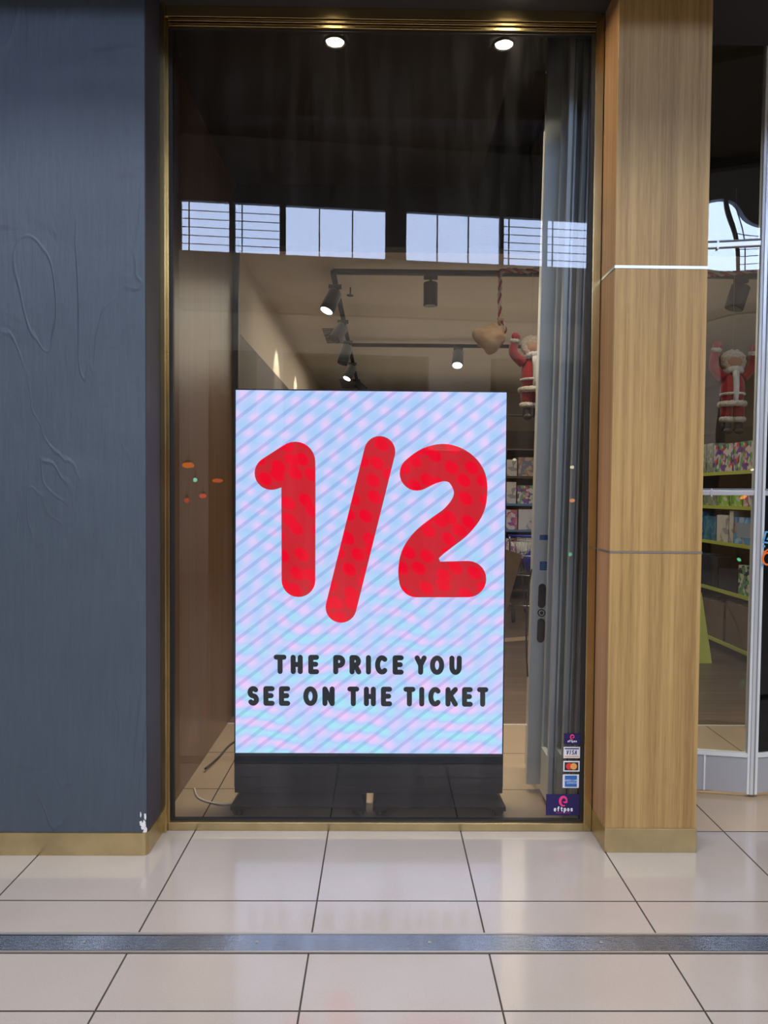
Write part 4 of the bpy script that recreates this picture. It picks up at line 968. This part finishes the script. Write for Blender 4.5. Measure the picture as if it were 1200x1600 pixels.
# shopping trolley
M['chrome'] = mat('chrome_wire', (0.7, 0.72, 0.75), 0.18, 1.0)
M['bluepl'] = mat('blue_plastic', (0.01, 0.03, 0.35), 0.35)
def trolley(loc, rz, label):
    t = empty('shopping_trolley', loc, rz, label=label, cat='trolley')
    mb = MB()
    def loop(z, w, l): 
        c = [(-l, -w, z), (l*0.9, -w*0.8, z), (l*0.9, w*0.8, z), (-l, w, z), (-l, -w, z)]
        for a, b in zip(c, c[1:]): mb.cyl(a, b, 0.006, 8)
        return c
    top = loop(0.98, 0.27, 0.42); mid = loop(0.80, 0.25, 0.38); bot = loop(0.56, 0.21, 0.32)
    for k in range(13):
        s_ = k/12; mb.cyl((-0.42+0.798*s_, -0.27+0.054*s_, 0.98), (-0.32+0.608*s_, -0.21+0.04*s_, 0.56), 0.003, 6)
        mb.cyl((-0.42+0.798*s_, 0.27-0.054*s_, 0.98), (-0.32+0.608*s_, 0.21-0.04*s_, 0.56), 0.003, 6)
        y = -0.26+0.52*s_; mb.cyl((-0.42, y, 0.98), (-0.32, y*0.78, 0.56), 0.003, 6); mb.cyl((-0.32, y*0.78, 0.56), (0.288, y*0.62, 0.56), 0.003, 6); mb.cyl((0.378, y*0.8, 0.98), (0.288, y*0.62, 0.56), 0.003, 6)
    mb.build('wire_basket', M['chrome'], t)
    mb = MB()
    for s_ in (-1, 1):
        mb.tube(smooth([(-0.45, s_*0.24, 1.04), (-0.40, s_*0.24, 0.6), (-0.38, s_*0.24, 0.2), (0.40, s_*0.2, 0.16)], 6), 0.012, 10)
        mb.tube([(-0.32, s_*0.21, 0.56), (0.2, s_*0.21, 0.5), (0.3, s_*0.2, 0.16)], 0.010, 10)
    mb.cyl((0.4, -0.2, 0.16), (0.4, 0.2, 0.16), 0.012); mb.cyl((-0.38, -0.24, 0.2), (-0.38, 0.24, 0.2), 0.012)
    for k in range(5): mb.cyl((-0.38, -0.18+0.09*k, 0.19), (0.4, -0.15+0.075*k, 0.16), 0.005, 6)
    mb.build('chassis', M['chrome'], t)
    mb = MB(); mb.cyl((-0.45, -0.26, 1.04), (-0.45, 0.26, 1.04), 0.016, 12); mb.build('handle', M['bluepl'], t)
    for x in (-0.38, 0.38):
        for y in (-0.2, 0.2):
            mb = MB(); mb.box(x-0.012, x+0.012, y-0.022, y+0.022, 0.06, 0.16); mb.build('caster_fork', M['chrome'], t)
            mb = MB(); mb.cyl((x, y-0.014, 0.06), (x, y+0.014, 0.06), 0.06, 20); mb.build('wheel', M['boot'], t)
    return t
v = at(818, 965, 9.0)
trolley((v.x+0.15, 9.0, 0.0), R(68), 'chrome wire shopping trolley inside the store, right of the screen')
t = empty('carry_bag', (v.x+0.12, 8.9, 0.57), label='dark blue bag lying in the wire shopping trolley', cat='bag')
mb = MB(); mb.ell((0, 0, 0.13), 0.15, 0.13, 0.16, 24, 16, lambda d: (1+0.12*noise.noise(d*2.5))*(0.8 if d.z < -0.8 else 1)); mb.build('bag_body', M['bluepl'], t)
mb = MB(); mb.tube([(0.05*math.cos(R(a)), 0, 0.26+0.07*math.sin(R(a))) for a in range(0, 181, 15)], 0.008, 8); mb.build('handle', M['boot'], t)
M['board'] = mat('pale_board', (0.33, 0.24, 0.16), 0.7)
t = at(800, 975, 7.6)
mb = MB(); mb.box(-0.25, 0.25, -0.09, 0.09, 0, 0.018, Matrix.Rotation(R(20), 4, 'Z')); o = mb.build('plank', M['board']); o.location = (1.42, 7.6, 0.001)
tag(o, 'pale plank lying on the dark floor right of the screen', 'plank')
mb = MB(); mb.box(-0.18, 0.18, -0.012, 0.012, 0, 0.95, Matrix.Rotation(R(18), 4, 'Y') @ Matrix.Rotation(R(-14), 4, 'X')); o = mb.build('leaning_board', M['cardb']); o.location = (1.13, 8.0, 0.03)
tag(o, 'brown board leaning at a slant between the screen and the trolley', 'board')
mb = MB(); xc = x0; cu = smooth([(xc+0.010, 3.69, 1.15), (xc-0.008, 3.695, 1.0), (xc-0.012, 3.69, 0.8), (xc-0.002, 3.69, 0.6)], 8); mb.tube(cu, 0.004, 8)
tag(mb.build('hanging_cord', M['bcable']), 'thin black cord hanging down between the screen and the lock panel', 'cord')
# wire clothes rail above the shelves, right of the screen
t = empty('wire_rack', (1.38, 7.4, 0), label='thin black wire display rack below the hanging doll', cat='rack')
mb = MB(); 
for z in (2.33, 1.98): mb.cyl((-0.35, 0, z), (0.7, 0, z), 0.008, 8)
mb.build('crossbar', M['track'], t)
for x in (-0.35, 0.7):
    mb = MB(); mb.cyl((x, 0, 0), (x, 0, 2.35), 0.010, 8); mb.build('upright', M['track'], t)

# ================================================================== MALL OPPOSITE (seen mirrored in the panes)
M['sky'] = emit('daylight_pane', (0.56, 0.69, 1.0), 14)
M['facade'] = mat('opposite_white_bulkhead', (0.62, 0.56, 0.50), 0.8)
M['facade_d'] = mat('opposite_grey_fascia', (0.10, 0.10, 0.11), 0.8)
M['facade_w'] = wood_mat('opposite_timber', (0.12, 0.07, 0.03), (0.17, 0.10, 0.045), (0.21, 0.13, 0.06))
M['facade_p'] = mat('opposite_pale_panel', (0.62, 0.54, 0.52), 0.7)
M['facade_k'] = mat('opposite_dark_opening', (0.035, 0.028, 0.022), 0.7)
FA = math.atan(-0.107)
TF = Matrix.Translation((0, -7.85, 0)) @ Matrix.Rotation(FA, 4, 'Z')
fac = empty('wall_opposite', (0, 0, 0), kind='structure')
def fbox(name, x0_, x1_, y0_, y1_, z0_, z1_, m):
    mb = MB(); mb.box(x0_, x1_, y0_, y1_, z0_, z1_, TF); o = mb.build(name, m, fac); o['kind'] = 'structure'; return o
fbox('white_bulkhead', -14, 14, -0.3, 0, 4.25, 6.12, M['facade'])
fbox('cornice', -14, 14, -0.3, 0.06, 5.00, 5.22, mat('opposite_cornice', (0.34, 0.31, 0.28), 0.8))
fbox('grey_fascia', -14, 14, -0.3, 0.0, 7.06, 8.3, M['facade_d'])
fbox('shopfront_backing', -14, 14, -0.5, -0.3, 0.0, 8.3, M['facade_k'])
fbox('shopfront_panel', -3.95, -3.35, -0.3, 0.05, 0.0, 4.25, M['facade_p'])
fbox('shopfront_panel', -3.35, -2.45, -0.3, 0.04, 0.0, 4.25, M['facade_w'])
fbox('shopfront_panel', -2.45, -1.95, -0.3, 0.05, 2.5, 4.25, M['facade_p'])
fbox('shopfront_panel', 0.9, 2.15, -0.3, 0.05, 2.4, 4.25, M['facade_p'])
fbox('shopfront_panel', 2.25, 3.3, -0.3, 0.04, 0.0, 4.25, M['facade_w'])
fbox('shopfront_panel', -13.9, -3.96, -0.3, 0.04, 0.0, 4.25, M['facade_w'])
fbox('shopfront_panel', 3.9, 13.9, -0.3, 0.04, 0.0, 4.25, M['facade_w'])
# clerestory: panes of daylight between dark mullions; x in metres along the facade
panes = [(-9.9, -8.1), (-7.9, -6.1), (-5.9, -5.0), (-4.9, -4.0), (-3.86, -2.97), (-2.86, -2.02), (-1.90, 0.03), (0.44, 2.32), (2.40, 3.22), (3.30, 4.15), (4.35, 6.2), (6.3, 8.2), (8.3, 10.2), (10.3, 12.2)]
for i, (a, b) in enumerate(panes):
    t = empty('window_%d' % (i+2), TF @ Vector(((a+b)/2, 0, 6.12)), FA, kind='structure'); w2 = (b-a)/2
    mb = MB(); mb.box(-w2, w2, -0.12, -0.10, 0.0, 0.94); mb.build('daylight_pane', M['sky'], t)
    mb = MB()
    wide = (b-a) > 1.2
    if wide:
        for q in (-w2/3, w2/3): mb.box(q-0.012, q+0.012, -0.10, -0.06, 0, 0.94)
    else:
        for k in range(1, 6): mb.box(-w2, w2, -0.10, -0.085, k*0.157-0.006, k*0.157+0.006)
        mb.box(-w2*0.7-0.01, -w2*0.7+0.01, -0.10, -0.06, 0, 0.94)
    mb.build('glazing_bars', M['facade_d'], t)
fbox('mullions', -14, 14, -0.30, -0.13, 6.12, 7.06, M['facade_d'])
for (a, b) in zip([p_[1] for p_ in panes], [p_[0] for p_ in panes[1:]]): fbox('mullion', a, b, -0.13, 0.0, 6.12, 7.06, M['facade_d'])
mb = MB(); mb.box(-14, 14, -12, 2.44, 8.3, 8.4); struct('ceiling_mall', mb, M['soffit'])
# glowing ornaments on the far side of the mall
def lantern(px, py, Yv, colr, s, label, r=0.05, squash=0.6):
    v = at(px, py, Yv); t = empty('glowing_ornament', (v.x, 6.58-Yv, v.z), label=label, cat='light')
    mb = MB(); mb.ell((0, 0, 0), r, r, r*squash, 16, 10); mb.build('glowing_shade', emit('ornament_glow', colr, s), t)
    mb = MB(); mb.cyl((0, 0, r*squash), (0, 0, r*squash+0.10), 0.006, 8); mb.ell((0, 0, r*squash+0.02), r*0.6, r*0.6, 0.018, 12, 6); mb.build('cap', M['track'], t)
for a in ((294, 727, 10, (1, 0.22, 0.02), 6, 'orange glowing lantern mirrored at the left of the pane, highest of the four', 0.085, 0.45), (340, 751, 10, (1, 0.15, 0.02), 5, 'orange red glowing lantern mirrored beside the screen edge', 0.075, 0.35),
          (305, 750, 10, (0.3, 1.0, 0.75), 8, 'small blue green light mirrored between the orange lanterns', 0.028, 1), (317, 775, 10, (1, 0.12, 0.08), 6, 'red glowing lantern mirrored under the blue green light', 0.05, 0.6),
          (292, 782, 10, (1, 0.10, 0.03), 4, 'small red glowing bulb mirrored lowest at the left of the pane', 0.035, 1),
          (894, 782, 9, (1, 0.3, 0.03), 8, 'orange glowing light mirrored on the parked door panels', 0.035, 0.7), (891, 866, 9, (0.2, 1.0, 0.5), 6, 'small green light mirrored on the parked door panels', 0.022, 1),
          (804, 718, 9, (1, 0.9, 0.6), 9, 'small warm white light mirrored right of the screen', 0.022, 0.7), (894, 730, 9, (1, 0.9, 0.6), 9, 'small warm white light mirrored high on the parked door panels', 0.028, 0.7)):
    lantern(*a)
# brown mall benches of light opposite side are out of the frame and left out
